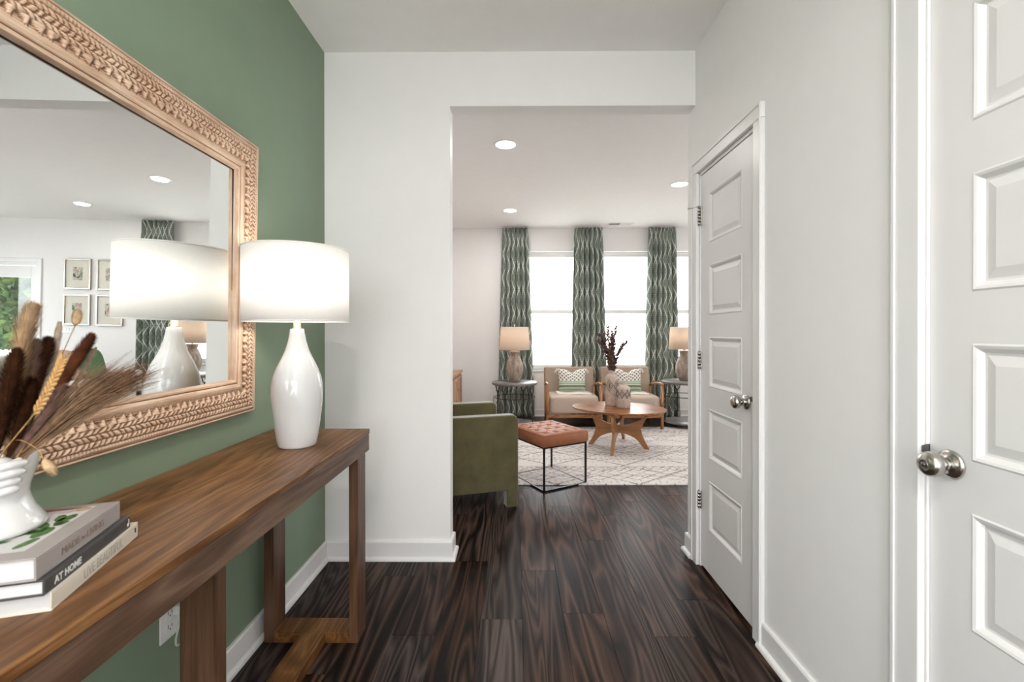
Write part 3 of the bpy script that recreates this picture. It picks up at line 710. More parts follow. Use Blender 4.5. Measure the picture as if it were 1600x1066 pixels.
# dried stems
def fuzz(name, c, rough=.9):
    t_ = NT(name, rough, 0, .15); n_ = t_.noise(t_.coord(), 60, 3); t_.col(t_.ramp(n_, [(.3, tuple(x*.65 for x in c)), (.7, tuple(min(1, x*1.3) for x in c))])); return t_.m
F_TAN = fuzz('dried_tan_plume', (.50, .34, .20)); F_BRN = fuzz('dried_brown_plume', (.085, .032, .014)); F_MAU = fuzz('dried_mauve_plume', (.26, .15, .12)); F_CRM = fuzz('dried_cream_plume', (.72, .58, .46))
F_WHE = fuzz('dried_wheat', (.50, .29, .11)); F_BRO = fuzz('dried_broom', (.30, .185, .11)); F_STM = fuzz('dried_stem', (.42, .25, .09)); F_RUS = fuzz('dried_rust_plume', (.15, .05, .022)); F_BUN = fuzz('bunny_tail_fluff', (.62, .45, .27))
def along(P, t):
    f = t*(len(P)-1); i = min(int(f), len(P)-2); return P[i].lerp(P[i+1], f-i), (P[i+1]-P[i]).normalized()
def plume(name, label, tip, mid, base, mat, rad, t0=.35, n=900, ln=.03, lean=.6, seed=1, width=.0006, core=.35, taper=None, stem=F_STM, sr=.0012):
    rg = random.Random(seed); O = Vector((-.856+(base[0]+.83)*.3, .726, VZ+.055))
    rad *= 1.25; n = int(n*1.3); P = curve_pts([O, base, mid, tip], 10); r = empty(name, tuple(O)); tag(r, label, 'dried stem', 'dried grasses in the white vase'); P = [p-O for p in P]
    MB().tube(P, sr, 6).build('stem', stem, r)
    tp = taper or (lambda s: max(.08, sin(pi*min(1, s*.92+.06)))**.7)
    m = MB()
    cs = [along(P, t0+(1-t0)*k/12) for k in range(13)]
    m.tube([c[0] for c in cs], [rad*core*tp(k/12) for k in range(13)], 8)
    for k in range(n):
        s = rg.random(); p, d = along(P, t0+(1-t0)*s); side = d.cross(Vector((rg.gauss(0, 1), rg.gauss(0, 1), rg.gauss(0, 1)))).normalized()
        q = p+side*rad*core*tp(s)*.8; dr = (side*(1-lean)+d*lean).normalized(); e = q+dr*ln*tp(s)*(.6+.6*rg.random()); ww_ = d.cross(dr).normalized()*width
        m.add([q-ww_, q+ww_, e], [(0, 1, 2)])
    m.build('plume', mat, r, kind='stuff'); return r
V = Vector
plume('pampas_stem', 'tall tan pampas plume in the white vase', V((-.747, .70, 1.272)), V((-.766, .70, 1.205)), V((-.811, .72, 1.042)), F_TAN, .018, .30, 2200, .034, .72, 1)
plume('pampas_stem', 'leftmost dark brown plume in the white vase', V((-.739, .67, 1.206)), V((-.760, .675, 1.14)), V((-.822, .715, 1.042)), F_BRN, .012, .34, 2600, .022, .6, 2, core=.5)
plume('pampas_stem', 'mauve plume behind the tall tan plume', V((-.763, .72, 1.22)), V((-.773, .72, 1.159)), V((-.799, .72, 1.047)), F_MAU, .011, .40, 1200, .018, .6, 3)
plume('pampas_stem', 'dark brown plume right of the tan plume', V((-.759, .735, 1.222)), V((-.779, .735, 1.158)), V((-.805, .72, 1.047)), F_BRN, .012, .34, 2600, .022, .6, 4, core=.5)
plume('pampas_stem', 'narrow upright cream plume beside the dark brown plume', V((-.757, .75, 1.246)), V((-.769, .75, 1.188)), V((-.782, .722, 1.067)), F_CRM, .008, .40, 900, .02, .85, 5)
plume('pampas_stem', 'rust brown plume leaning right over the wheat ear', V((-.712, .76, 1.226)), V((-.747, .76, 1.171)), V((-.782, .722, 1.057)), F_RUS, .0105, .40, 2200, .022, .7, 6, core=.45)
plume('pampas_stem', 'tan and mauve plume at the left edge of the vase', V((-.785, .68, 1.192)), V((-.794, .68, 1.134)), V((-.832, .715, 1.042)), F_TAN, .012, .35, 1200, .02, .6, 7)
plume('pampas_stem', 'cream plume rising from the far left of the vase', V((-.869, .72, 1.235)), V((-.864, .72, 1.149)), V((-.846, .72, 1.042)), F_CRM, .012, .35, 1000, .02, .6, 8)
plume('pampas_stem', 'short brown plume low in the middle of the bunch', V((-.748, .70, 1.16)), V((-.772, .71, 1.11)), V((-.808, .72, 1.035)), F_BRN, .012, .3, 1900, .022, .6, 18, core=.5)
plume('pampas_stem', 'short mauve plume low beside the wheat ear', V((-.732, .735, 1.145)), V((-.758, .73, 1.10)), V((-.80, .722, 1.035)), F_MAU, .011, .3, 1100, .02, .65, 19, core=.5)
plume('pampas_stem', 'small cream blade plume above the fanned broom grass', V((-.734, .79, 1.203)), V((-.767, .79, 1.145)), V((-.772, .735, 1.06)), F_CRM, .006, .5, 500, .018, .85, 9)
# fanned broom grass leaning right
O = V((-.852, .728, VZ+.055)); r = empty('broom_grass', tuple(O)); tag(r, 'fanned brown broom grass leaning right across the mirror frame', 'dried stem', 'dried grasses in the white vase')
P = [p-O for p in curve_pts([O, V((-.803, .72, 1.026)), V((-.755, .745, 1.095)), V((-.69, .757, 1.138))], 8)]; MB().tube(P[:18], .0016, 6).build('stem', F_BRN, r)
m = MB(); rg = random.Random(21)
for k in range(620):
    s0 = .26+.42*rg.random(); p0, d = along(P, s0); sp = rg.gauss(0, 1); sp2 = rg.gauss(0, 1)
    e = V((-.628, .76, 1.164))-O+V((.022*rg.gauss(0, 1), .016*sp2, .0)); up = V((-.5, 0, .85))
    e = e+up*.013*sp+V((.03*rg.random()-.03, 0, 0)); mid_ = p0.lerp(e, .55)+V((0, 0, .008))+up*.002*sp; w_ = V((.3, .6, -.5)).normalized()*.00055
    m.add([p0-w_, p0+w_, mid_+w_, mid_-w_, e], [(0, 1, 2, 3), (3, 2, 4)])
m.build('strands', F_BRO, r, kind='stuff')
m = MB()
for k in range(110):
    p0, d = along(P, .26+.4*rg.random()); sp = rg.gauss(0, 1); e = V((-.612, .76, 1.166))-O+V((-.03*rg.random(), .014*rg.gauss(0, 1), 0))+V((-.5, 0, .85))*.014*sp
    m.tube([p0, p0.lerp(e, .55)+V((0, 0, .008)), e], [.0007, .0005, .0002], 4)
m.build('dark_strands', F_BRN, r, kind='stuff')
# wheat ear
O = V((-.856, .722, VZ+.055)); r = empty('wheat_stem', tuple(O)); tag(r, 'golden wheat ear in front of the brown plumes', 'dried stem', 'dried grasses in the white vase')
P = [p-O for p in curve_pts([O, V((-.822, .715, 1.028)), V((-.735, .695, 1.115)), V((-.69, .69, 1.193))], 10)]; MB().tube(P, .0011, 6).build('stem', F_STM, r)
m = MB()
for k in range(26):
    p, d = along(P, .64+.36*k/26); sd = d.cross(V((0, 1, 0))).normalized()*(1 if k % 2 else -1)
    a = d*.75+sd*.5; a.normalize(); q = Quaternion(V((0, 0, 1)).rotation_difference(a)); m.ball((0, 0, 0), .0024, .0024, .0065, 8, 6, Matrix.Translation(p+sd*.0032) @ q.to_matrix().to_4x4())
    m.tube([p+sd*.004, p+sd*.008+d*.014], .0003, 4)
m.build('ear', F_WHE, r)
def bunny(label, tip, mid, base, end, seed):
    rg = random.Random(seed); O = V((-.852, .726, VZ+.055)); r = empty('bunny_tail_stem', tuple(O)); tag(r, label, 'dried stem', 'dried grasses in the white vase')
    P = [p-O for p in curve_pts([O, base, mid, tip], 8)]; MB().tube(P, .0006, 6).build('stem', F_STM, r)
    m = MB(); c = P[-1]; d = (end-tip).normalized(); q = V((0, 0, 1)).rotation_difference(d); Mq = Matrix.Translation(c+d*.013) @ q.to_matrix().to_4x4(); m.ball((0, 0, 0), .0065, .0065, .013, 14, 10, Mq)
    for k in range(700):
        a = rg.random()*2*pi; z = rg.uniform(-1, 1); s_ = sqrt(1-z*z); p = Mq @ V((.0062*s_*cos(a), .0062*s_*sin(a), .0125*z)); o_ = (Mq.to_3x3() @ V((s_*cos(a), s_*sin(a), z*.4))).normalized()
        e = p+(o_*.5+d*.6)*.006; w_ = o_.cross(d).normalized()*.0003; m.add([p-w_, p+w_, e], [(0, 1, 2)])
    m.build('fluffy_head', F_BUN, r, kind='stuff')
bunny('bunny tail grass standing up against the mirrored picture frames', V((-.760, .78, 1.243)), V((-.775, .775, 1.20)), V((-.80, .735, 1.06)), V((-.752, .78, 1.28)), 31)
bunny('bunny tail grass drooping over the vase rim to the right', V((-.722, .69, 1.036)), V((-.745, .70, 1.052)), V((-.80, .715, 1.055)), V((-.694, .688, 1.004)), 32)

# ================================================================== CEILING : recessed lights, vent
def downlight(x, y, z, label, grp, power=7):
    r = empty('recessed_light', (x, y, z)); tag(r, label, 'ceiling light', grp)
    MB().lathe([(.078, .0), (.094, .0), (.095, -.003), (.090, -.0055), (.080, -.004), (.076, .002), (.078, .0)], n=40, cap=False).build('trim_ring', M_TRIM, r)
    MB().lathe([(.080, -.002), (.060, -.0075), (.03, -.0105), (0, -.0115)], n=32, cap=False).build('lens', M_LENS, r)
    l = area('downlight_lamp', (0, 0, -.014), (0, 0, 0), .14, .14, power, (1, .97, .93), 'DISK', parent=r); return r
g = 'recessed lights in the living room ceiling'
for (x, y, lb) in ((-.08, 3.676, 'nearest recessed ceiling light just beyond the hall opening'), (-.068, 5.669, 'recessed ceiling light near the left curtain'), (1.68, 4.679, 'recessed ceiling light at the right of the opening'),
                   (3.52, 5.75, 'recessed ceiling light seen only in the mirror, left one')): downlight(x, y, H, lb, g, 4.5)
downlight(3.52, 3.6, H, 'recessed ceiling light over the near part of the living room', g, 9)
for y in (-.35, -1.5): downlight(0, y, H, 'added hall fill light %s' % ('just behind the viewpoint' if y > -1 else 'nearest the entry door'), 'fill lights added to the hall ceiling', 12)  # unseen ceiling lights added behind the camera to brighten the hall
r = empty('ceiling_vent', (1.465, 6.39, H)); tag(r, 'white rectangular ceiling vent by the window curtains', 'vent')
m = MB(); m.box((-.18, -.07, -.006), (.18, -.05, 0)); m.box((-.18, .05, -.006), (.18, .07, 0)); m.box((-.18, -.05, -.006), (-.155, .05, 0)); m.box((.155, -.05, -.006), (.18, .05, 0)); m.box((-.008, -.05, -.006), (.008, .05, 0)); m.build('vent_frame', M_TRIM, r)
MB().box((-.155, -.05, -.001), (.155, .05, 0)).build('vent_duct', M_DARK, r)
for k in range(7):
    y = -.043+k*.0145; 
    for (a, b, ti) in ((-.155, -.008, 1), (.008, .155, -1)):
        MB().box((a, -.006, -.0005), (b, .006, .0005), Matrix.Translation((0, y, -.004)) @ Matrix.Rotation(radians(35*ti), 4, 'X')).build('slat', M_TRIM, r)
# ================================================================== LIVING ROOM
# curtains (pinch pleated panels hanging from the ceiling)
def curtain(cx, wt, wb, seed, label):
    rg = random.Random(seed); r = empty('curtain_panel', (cx, 6.52, 0)); tag(r, label, 'curtain', 'green patterned curtains by the windows')
    nf = 6; ph = rg.random()*6; tilt = rg.uniform(-.01, .01); am = [.6+.7*rg.random() for _ in range(nf+2)]; wd = [rg.uniform(-.25, .25) for _ in range(nf+2)]
    cloth = 1.0
    def fn(u, v):                # v 0 bottom .. 1 top
        z = .012+(2.722-.012)*v; w = wt+(wb-wt)*(1-v)**.8 if v < .97 else wt
        pin = 1-math.exp(-((v-.945)/.035)**2)*.55 if v > .86 else 1
        k = u*nf; i = int(k); a = am[min(i, nf)]
        d = .034*a*sin(2*pi*(k+wd[min(i, nf)]*sin(2*pi*u)*.3)+ph)*pin*(1 if v < .9 else .75)
        d += .008*sin(9*u+3*v*pi+seed)*(1-v)
        x = (u-.5)*w+.007*sin(2*pi*k*1.0+1.7+ph)*pin+tilt*(1-v)+.006*sin(5*v+seed)*sin(7*u); 
        return (x, d, z)
    m = MB().grid(fn, 132, 60, uvf=lambda u, v: (u*cloth+seed*.37, v*2.72+seed*.21)); m.build('curtain_cloth', M_CURT, r, solid=.003)
    b = MB()
    for k in range(8): b.box((-wt/2+.02+k*(wt-.04)/7-.003, .0, 2.70), (-wt/2+.02+k*(wt-.04)/7+.003, .02, 2.742))
    b.tube([(-wt/2-.01, .02, 2.735), (wt/2+.01, .02, 2.735)], .006, 8); b.build('curtain_track', M_TRIM, r)
curtain(-.005, .365, .52, 1, 'green diamond patterned curtain panel at the far left of the windows')
curtain(1.035, .395, .53, 2, 'green diamond patterned curtain panel between the first two windows')
curtain(2.10, .385, .52, 3, 'green diamond patterned curtain panel right of the second window')
curtain(3.17, .46, .58, 4, 'green diamond patterned curtain panel seen only in the mirror')

# rug
r = MB(); x0, x1, y0, y1 = -.62, 3.0, 3.645, 5.86
r.box((x0, y0, 0), (x1, y1, .011)); r = r.build('area_rug', M_RUG, None, .004, 2); tag(r, 'cream area rug with taupe tribal diamond lines', 'rug')

# olive velvet armchair ; local x = facing direction, y = to its left
A = empty('armchair', (.020, 3.200, 0), math.atan2(.293, .956)); tag(A, 'olive green velvet armchair partly hidden by the hall wall', 'armchair')
def armpanel(y0, y1):
    D = .80; poly = [(-D, .12), (0, .12), (0, .60)]+[(-.045+.045*cos(a), .602+.045*sin(a)) for a in (0, .4, .8, 1.2, pi/2)]+[(-D+.04, .647), (-D, .61)]
    Mx = Matrix(((1, 0, 0, 0), (0, 0, 1, 0), (0, 1, 0, 0), (0, 0, 0, 1)))
    m = MB(); n = len(poly); vs = [(x, y0, z) for x, z in poly]+[(x, y1, z) for x, z in poly]
    m.add(vs, [tuple(range(n)), tuple(reversed(range(n, 2*n)))]+[(n+k, n+(k+1) % n, (k+1) % n, k) for k in range(n)])
    return m.build('arm', M_VELVET, A, .012, 3)
armpanel(0, .095); armpanel(.605, .70)
for (x, y) in ((-.085, .002), (-.085, .608), (-.79, .002), (-.79, .608)): MB().box((x, y, 0), (x+.082, y+.088, .13)).build('leg', M_VELVET, A, .008, 2)
MB().box((-.78, .09, .13), (-.03, .61, .30)).build('seat_base', M_VELVET, A, .02, 2)
m = MB(); cushion(m, (-.62, .098, .29), (-.01, .602, .47), .35); m.build('seat_cushion', M_VELVET, A)
MB().box((-.84, .0, .13), (-.66, .70, .74)).build('backrest', M_VELVET, A, .05, 4)
P = empty('throw_pillow', (A.matrix_world @ Vector((0, 0, 0))) if False else (.02+.956*(-.50)-.293*.35, 3.2+.293*(-.50)+.956*.35, .46), math.atan2(.293, .956)); tag(P, 'beige round cornered pillow on the olive armchair', 'pillow')
m = MB(); cushion(m, (-.08, -.20, 0.0), (.08, .20, .22), .5, M=Matrix.Rotation(radians(-12), 4, 'Y')); m.build('pillow_cover', M_CREAM, P)
MB().tube([(.0, -.19, .03), (.0, -.19, .2), (0.0, 0, .222), (0, .19, .2), (0, .19, .03)], .004, 6).build('piping', M_SEAT, P)

# tufted leather cube ottoman
ang = math.atan2(.205, .349); OT = empty('ottoman', (.217, 3.484, 0), ang); tag(OT, 'tan tufted leather ottoman on a black wire cube frame', 'ottoman')
LX, LY, hb, b = .405, .480, .345, .0065
for name, bars in (('foot_bar', [((0, 0, b), (LX, 0, b)), ((0, LY, b), (LX, LY, b)), ((0, 0, b), (0, LY, b)), ((LX, 0, b), (LX, LY, b))]), ('top_bar', [((0, 0, hb-b), (LX, 0, hb-b)), ((0, LY, hb-b), (LX, LY, hb-b)), ((0, 0, hb-b), (0, LY, hb-b)), ((LX, 0, hb-b), (LX, LY, hb-b))]), ('leg', [((x, y, 0), (x, y, hb)) for x in (0, LX) for y in (0, LY)])):
    for p0, p1 in bars: MB().beam(p0, p1, 2*b, 2*b, up=(0, 0, 1) if name != 'leg' else (0, 1, 0)).build(name, M_BLACK, OT)
BT = [(LX*(i+.5)/4, LY*(j+.5)/4) for i in range(4) for j in range(4)]
def tuft(u, v):
    x, y = -.012+u*(LX+.024), -.012+v*(LY+.024); e = min(u, 1-u, 1.0)*(LX+.024); f = min(v, 1-v)*(LY+.024); q = min(e, f)
    z = hb+.082+.018*(1-math.exp(-q/.02))
    for (bx, by) in BT: d = sqrt((x-bx)**2+(y-by)**2); z -= .017*math.exp(-(d/.02)**1.3)
    for k in range(5):
        pass
    fx = abs(((x/LX*4-.5+.5) % 1)-.5)*LX/4; fy = abs(((y/LY*4-.5+.5) % 1)-.5)*LY/4
    a1 = abs((((x/LX*4-.5)+(y/LY*4-.5)) % 1)-.0); a1 = min(a1, 1-a1); a2 = ((x/LX*4-.5)-(y/LY*4-.5)) % 1; a2 = min(a2, 1-a2)
    if q > .03: z -= .004*max(0, 1-a1/.12)+.004*max(0, 1-a2/.12)
    return (x, y, z)
m = MB(); m.grid(tuft, 72, 84)
ring = [(-.012+u*(LX+.024), -.012) for u in [k/8 for k in range(8)]]
def side(pts):
    vs = []; ks = [(0, .082), (.004, .06), (.004, .02), (-.002, 0)]
    for (o_, z) in ks: vs += [(x+nx*o_, y+ny*o_, hb+z) for (x, y, nx, ny) in pts]
    n_ = len(pts); m.add(vs, [(j*n_+i, (j+1)*n_+i, (j+1)*n_+(i+1) % n_, j*n_+(i+1) % n_) for j in range(3) for i in range(n_)], None, True)
a_, b_, c_, d_ = -.012, LX+.012, -.012, LY+.012
side([(a_, c_, -1, -1), (b_, c_, 1, -1), (b_, d_, 1, 1), (a_, d_, -1, 1)])
m.box((a_+.004, c_+.004, hb), (b_-.004, d_-.004, hb+.004)); m.build('leather_cushion', M_LEATHER, OT)
for (bx, by) in BT: MB().ball((bx, by, hb+.086), .008, .008, .004, 10, 6).build('button', M_LEATHER, OT)
MB().tube([(a_, c_, hb+.085), (b_, c_, hb+.085), (b_, d_, hb+.085), (a_, d_, hb+.085), (a_, c_, hb+.085)], .0035, 6).build('piping', M_LEATHER, OT)

# oval walnut coffee table
CT = empty('coffee_table', (1.09, 4.845, .011), radians(-21.8)); tag(CT, 'oval walnut coffee table with crossed butterfly legs', 'coffee table')
ct = .43-.011; n = 72; m = MB()
m.lathe([(.975, ct-.022), (1.0, ct-.010), (.998, ct-.003), (.99, ct)], n=n, M=Matrix.Diagonal((.492, .385, 1, 1))); m.build('tabletop', M_WALNUT, CT)
def wing(half, top, wz, t, rot):
    def cat(ctrl, k): return [tuple(p) for p in curve_pts([(a, 0, b) for a, b in ctrl], k)]
    up = cat([(top, ct-.022), (top*.88, .32), (top*.42, .248), (0, .228)], 6); lo = cat([(half-.025, 0), (half*.64, .095), (half*.28, .142), (0, .148)], 6)
    out = cat([(half+.025, 0), (half*.90, .10), (half*.815, .20), (half*.98, .32), (top+.06, ct-.022)], 6)
    def res(P, k):
        P = [Vector((p[0], p[2])) for p in P]; d = [0]
        for a, b in zip(P, P[1:]): d.append(d[-1]+(b-a).length)
        o = []
        for q in range(k+1):
            L_ = d[-1]*q/k; i_ = max(i for i in range(len(d)-1) if d[i] <= L_+1e-9); o.append(P[i_].lerp(P[i_+1], min(1, (L_-d[i_])/max(1e-9, d[i_+1]-d[i_]))))
        return o
    kk = 18; mid0 = (0, 0, .19); waist = out[12]
    A = res(up[::-1], kk); B = res([mid0, waist]+out[13:], kk); C_ = res([mid0, waist]+out[:12][::-1], kk); D_ = res(lo[::-1], kk)
    m = MB()
    for (P, Q) in ((A, B), (C_, D_)):
        n_ = kk+1; vs = []
        for y in (-t/2, t/2): vs += [(p.x, y, p.y) for p in P]+[(q.x, y, q.y) for q in Q]
        fs = []
        for i_ in range(kk):
            a, b = i_, i_+1; c_, d_ = n_+i_, n_+i_+1; e = 2*n_
            fs += [(a, b, d_, c_), (e+a, e+c_, e+d_, e+b), (a, e+a, e+b, b), (c_, d_, e+d_, e+c_)]
        fs += [(kk, n_+kk, 3*n_+kk, 2*n_+kk)]
        m.add(vs, fs, Matrix.Rotation(rot, 4, 'Z'))
    m.build('leg', M_WALNUTB, CT)
for rot, hf, tp in ((0, .295, .29), (pi, .295, .29), (pi/2, .385, .27), (-pi/2, .385, .27)): wing(hf, tp, .195, .026, rot)
MB().box((-.016, -.02, .17), (.016, .02, .235)).build('cross_joint', M_WALNUTZ, CT, .003, 2)

# vases and branches
def carved_mat(name):
    t = NT(name, .75); v = t.coord(); n_ = t.noise(v, 40, 4); t.col(t.ramp(n_, [(.3, (.40, .305, .25)), (.7, (.56, .455, .385))])); t.bump(n_, .3, .002); return t.m
M_CARV = carved_mat('matt_beige_ceramic'); M_CARVD = plain('grey_carved_glaze', (.13, .115, .10), .8, var=.3, sc=40)
def carved_vase(loc, prof, Rb, zc, hh, label, ndia, big):
    r = empty('ceramic_vase', loc); tag(r, label, 'vase', 'beige carved vases on the coffee table')
    MB().lathe(prof, n=48).build('vase_body', M_CARV, r)
    m = MB(); 
    for k in range(ndia):
        a = 2*pi*k/ndia+.35
        for (s, w_) in ((1, .9), (.55, .9)):
            ha = pi/ndia*s*.92; pts = [(a-ha, zc), (a, zc-hh*s), (a+ha, zc), (a, zc+hh*s)]
            for i in range(4):
                (a0, z0), (a1, z1) = pts[i], pts[(i+1) % 4]
                m.tube([((Rb+.0002)*cos(a0+(a1-a0)*q/5), (Rb+.0002)*sin(a0+(a1-a0)*q/5), z0+(z1-z0)*q/5) for q in range(6)], .0032 if s == 1 else .0022, 5)
        if big: 
            m.prism([(0, -hh*.5), (.008, 0), (0, hh*.5), (-.008, 0)], 0, .0012, Matrix.Translation((Rb*cos(a), Rb*sin(a), zc)) @ Matrix.Rotation(a, 4, 'Z') @ Matrix(((0, 0, 1, 0), (1, 0, 0, 0), (0, 1, 0, 0), (0, 0, 0, 1))))
    m.build('carved_diamond', M_CARVD, r)
    m = MB(); nn = ndia*3
    for k in range(nn):
        a = 2*pi*k/nn; m.tube([(Rb*cos(a), Rb*sin(a), .012), (Rb*cos(a), Rb*sin(a), zc-hh*1.02)], .0016, 5)
    m.build('carved_flute', M_CARV, r); return r
carved_vase((1.044, 4.945, .43), [(.0, 0), (.062, .0), (.068, .008), (.069, .03), (.069, .28), (.066, .31), (.05, .335), (.036, .345), (.034, .365), (.038, .385), (.034, .385), (.030, .36), (.0, .355)], .069, .225, .062, 'tall beige carved vase on the coffee table holding branches', 5, True)
carved_vase((1.135, 4.80, .43), [(.0, 0), (.064, .0), (.070, .008), (.071, .03), (.071, .19), (.067, .215), (.050, .232), (.034, .240), (.032, .262), (.037, .275), (.032, .275), (.028, .25), (0, .245)], .071, .15, .045, 'short beige carved vase in front of the taller one', 8, False)
F_PUR = fuzz('dried_plum_leaf', (.12, .065, .065)); F_PUR2 = fuzz('dried_grey_leaf', (.20, .155, .145)); F_GLD = fuzz('dried_gold_leaf', (.20, .12, .05))
rg = random.Random(77); base = V((1.044, 4.945, .775))
TIPS = [(-.155, 0, .36), (-.13, .05, .43), (-.105, -.04, .47), (-.08, .03, .40), (-.06, -.05, .44), (-.04, .04, .50), (-.015, -.02, .46), (.01, .05, .42), (.045, -.03, .50), (.055, .03, .45), (.14, .02, .33), (.155, -.02, .36), (-.02, .0, .38)]
for k, tp in enumerate(TIPS):
    r = empty('dried_branch', tuple(base+V((.012*cos(k), .012*sin(k), 0)))); tag(r, {0: 'leftmost dried branch in the tall carved vase', 11: 'rightmost dried branch leaning from the tall carved vase', 10: 'second dried branch from the right in the tall vase', 5: 'tallest dried branch of the cluster above the vase'}.get(k, 'plum coloured dried leafy branch in the middle of the tall vase bunch'), 'branch', 'dried branches on the coffee table')
    T = V(tp); P = curve_pts([(0, 0, -.10), (0, 0, .0), T*.5+V((-T.x*.12, 0, .02)), T], 8); MB().tube(P, [.0022-.0014*i/(len(P)-1) for i in range(len(P))], 5).build('stem', F_BRN, r)
    m = MB(); nl = 60
    for q in range(nl):
        s = .36+.64*q/nl; p, d = along(P, s); sd = d.cross(V((rg.gauss(0, 1), rg.gauss(0, 1), rg.gauss(0, 1)))).normalized(); dr = (d*.8+sd*.75).normalized(); w_ = d.cross(dr).normalized(); ln = .060*(1.15-s*.5)*rg.uniform(.7, 1.25)
        a = p+dr*ln*.5; nn_ = dr.cross(w_)*.003
        m.add([p, a+w_*ln*.27+nn_, p+dr*ln, a-w_*ln*.27+nn_, a-nn_], [(0, 4, 1), (1, 4, 2), (2, 4, 3), (3, 4, 0)])
    m.build('leaves', (F_PUR, F_PUR, F_PUR2, F_PUR, F_GLD)[k % 5], r, kind='stuff')

# two wood framed lounge chairs with patterned pillows
def lounge():
    r = empty('lounge_chair', (0, 0, 0)); Wc = .335; fy = 0
    for s in (-1, 1):
        x = s*Wc
        MB().tube([(x, .02, 0), (x, .02, .30), (x, .02, .555)], [.019, .022, .017], 12).build('leg', M_WALNUTZ, r)
        MB().tube([(x*.97, .60, 0), (x*.97, .50, .30), (x*.97, .48, .50)], [.014, .02, .016], 10).build('leg', M_WALNUTZ, r)
        m = MB(); P = [(x, -.03, .572), (x, .06, .577), (x, .25, .562), (x, .42, .535), (x, .56, .512)]
        m.tube(P, [.010, .016, .018, .018, .012], 12, flat=None); ao = m.build('arm', M_WALNUTZ, r)
        MB().beam((x*.97, .42, .16), (x*.97, .66, .735), .022, .04, up=(0, 1, 0)).build('back_post', M_WALNUTZ, r, .004, 2)
        MB().beam((x, .02, .18), (x*.97, .54, .165), .022, .045).build('side_rail', M_WALNUTZ, r, .003, 2)
    MB().box((-Wc, -.0, .152), (Wc, .026, .196)).build('front_rail', M_WALNUT, r, .004, 2)
    MB().box((-Wc*.96, .50, .16), (Wc*.96, .525, .20)).build('rear_rail', M_WALNUT, r, .004, 2)
    m = MB(); cushion(m, (-.312, -.015, .200), (.312, .56, .425), .22, 64, 32); m.build('seat_cushion', M_SEAT, r)
    Mb = Matrix.Translation((0, .50, .34)) @ Matrix.Rotation(radians(-16), 4, 'X'); m = MB(); m.box((-.335, -.03, -.08), (.335, .035, .425), Mb); m.build('back_cushion', M_BEIGE, r, .028, 4)
    m = MB(); m.box((-.342, .030, -.1), (.342, .046, .42), Mb); m.build('back_frame', M_WALNUTZ, r, .012, 3)
    return r
def pillow_mat():
    t = NT('macrame_and_green_stripe_cloth', .95, 0, .1); sp = t.n('ShaderNodeSeparateXYZ', {0: t.n('ShaderNodeTexCoord').outputs['UV']}); x, y = sp.outputs[0], sp.outputs[1]
    a = t.math('ADD', t.math('MULTIPLY', x, 7.0), t.math('MULTIPLY', y, 6.0)); b = t.math('SUBTRACT', t.math('MULTIPLY', x, 7.0), t.math('MULTIPLY', y, 6.0))
    d1 = lines(t, a, 1.0, .34); d2 = lines(t, b, 1.0, .34); d = t.math('SUBTRACT', 1.0, t.math('MAXIMUM', d1, d2))
    a2 = t.math('MULTIPLY', x, 36.0); knots = t.math('MULTIPLY', lines(t, a2, 1.0, .4), lines(t, t.math('MULTIPLY', y, 30.0), 1.0, .5))
    hole = t.math('MULTIPLY', t.math('MULTIPLY', d, t.math('SUBTRACT', 1.0, knots)), t.math('GREATER_THAN', y, .46))
    c = t.mix(hole, (.84, .80, .74, 1), (.10, .12, .09, 1))
    st = t.ramp(y, [(0, (.24, .36, .24)), (.06, (.07, .14, .06)), (.12, (.72, .70, .62)), (.15, (.06, .12, .05)), (.20, (.16, .26, .15)), (.26, (.62, .64, .55)), (.30, (.30, .42, .30)), (.36, (.60, .64, .55)), (.40, (.30, .42, .31)), (.44, (.74, .73, .66))], 'CONSTANT')
    c = t.mix(t.math('LESS_THAN', y, .46), c, st)
    fr = t.math('MULTIPLY', lines(t, a2, 1.0, .5), t.math('LESS_THAN', y, .19)); c = t.mix(t.math('MULTIPLY', fr, .6), c, (.72, .74, .66, 1)); t.col(c); t.bump(t.math('ADD', hole, t.noise(t.coord(), 200, 2)), .6, .003); return t.m
M_PIL = pillow_mat()
def pillow(loc, label, seed):
    r = empty('throw_pillow', loc); tag(r, label, 'pillow', 'macrame pillows on the lounge chairs'); Rx = Matrix.Rotation(radians(-17), 4, 'X'); Wp, Hp, T = .40, .30, .075
    def shp(sgn):
        def fn(u, v):
            x = (u-.5)*2; z = v*2-1; e = max(0, (1-abs(x)**3.0))**.6*max(0, (1-abs(z)**3.0))**.6; pinch = 1-.07*(1-abs(z)**2)*(abs(x)**3); top = Hp*v*(1-.0*abs(x))
            dip = -.045*math.exp(-(x/.28)**2)*max(0, v-.35)/.65+.018*abs(x)**2*v
            return Rx @ V((x*Wp/2*pinch*(.9+.1*v), sgn*T*e-.01*v, top+dip))
        return fn
    m = MB(); uv = lambda u, v: (u, v)
    m.grid(shp(-1), 28, 22, uvf=uv); m.grid(shp(1), 28, 22, uvf=uv, flip=True); m.build('pillow_cover', M_PIL, r)
    for s in (-1, 1):
        m = MB(); c = Rx @ V((s*Wp*.5, -.005, Hp*1.03)); rg = random.Random(seed+s)
        for k in range(26): e = c+V((s*.022+.02*rg.uniform(-1, 1), .01*rg.uniform(-1, 1), -.055-.015*rg.random())); m.tube([c, c.lerp(e, .5)+V((s*.004, 0, .003)), e], .0028, 4)
        m.ball(tuple(c), .010, .010, .010, 8, 6); m.build('tassel', M_CREAM, r, kind='stuff')
ch = lounge(); ch.location = (.735, 5.69, 0); tag(ch, 'left wood framed lounge chair with beige upholstery', 'lounge chair', 'pair of lounge chairs by the windows')
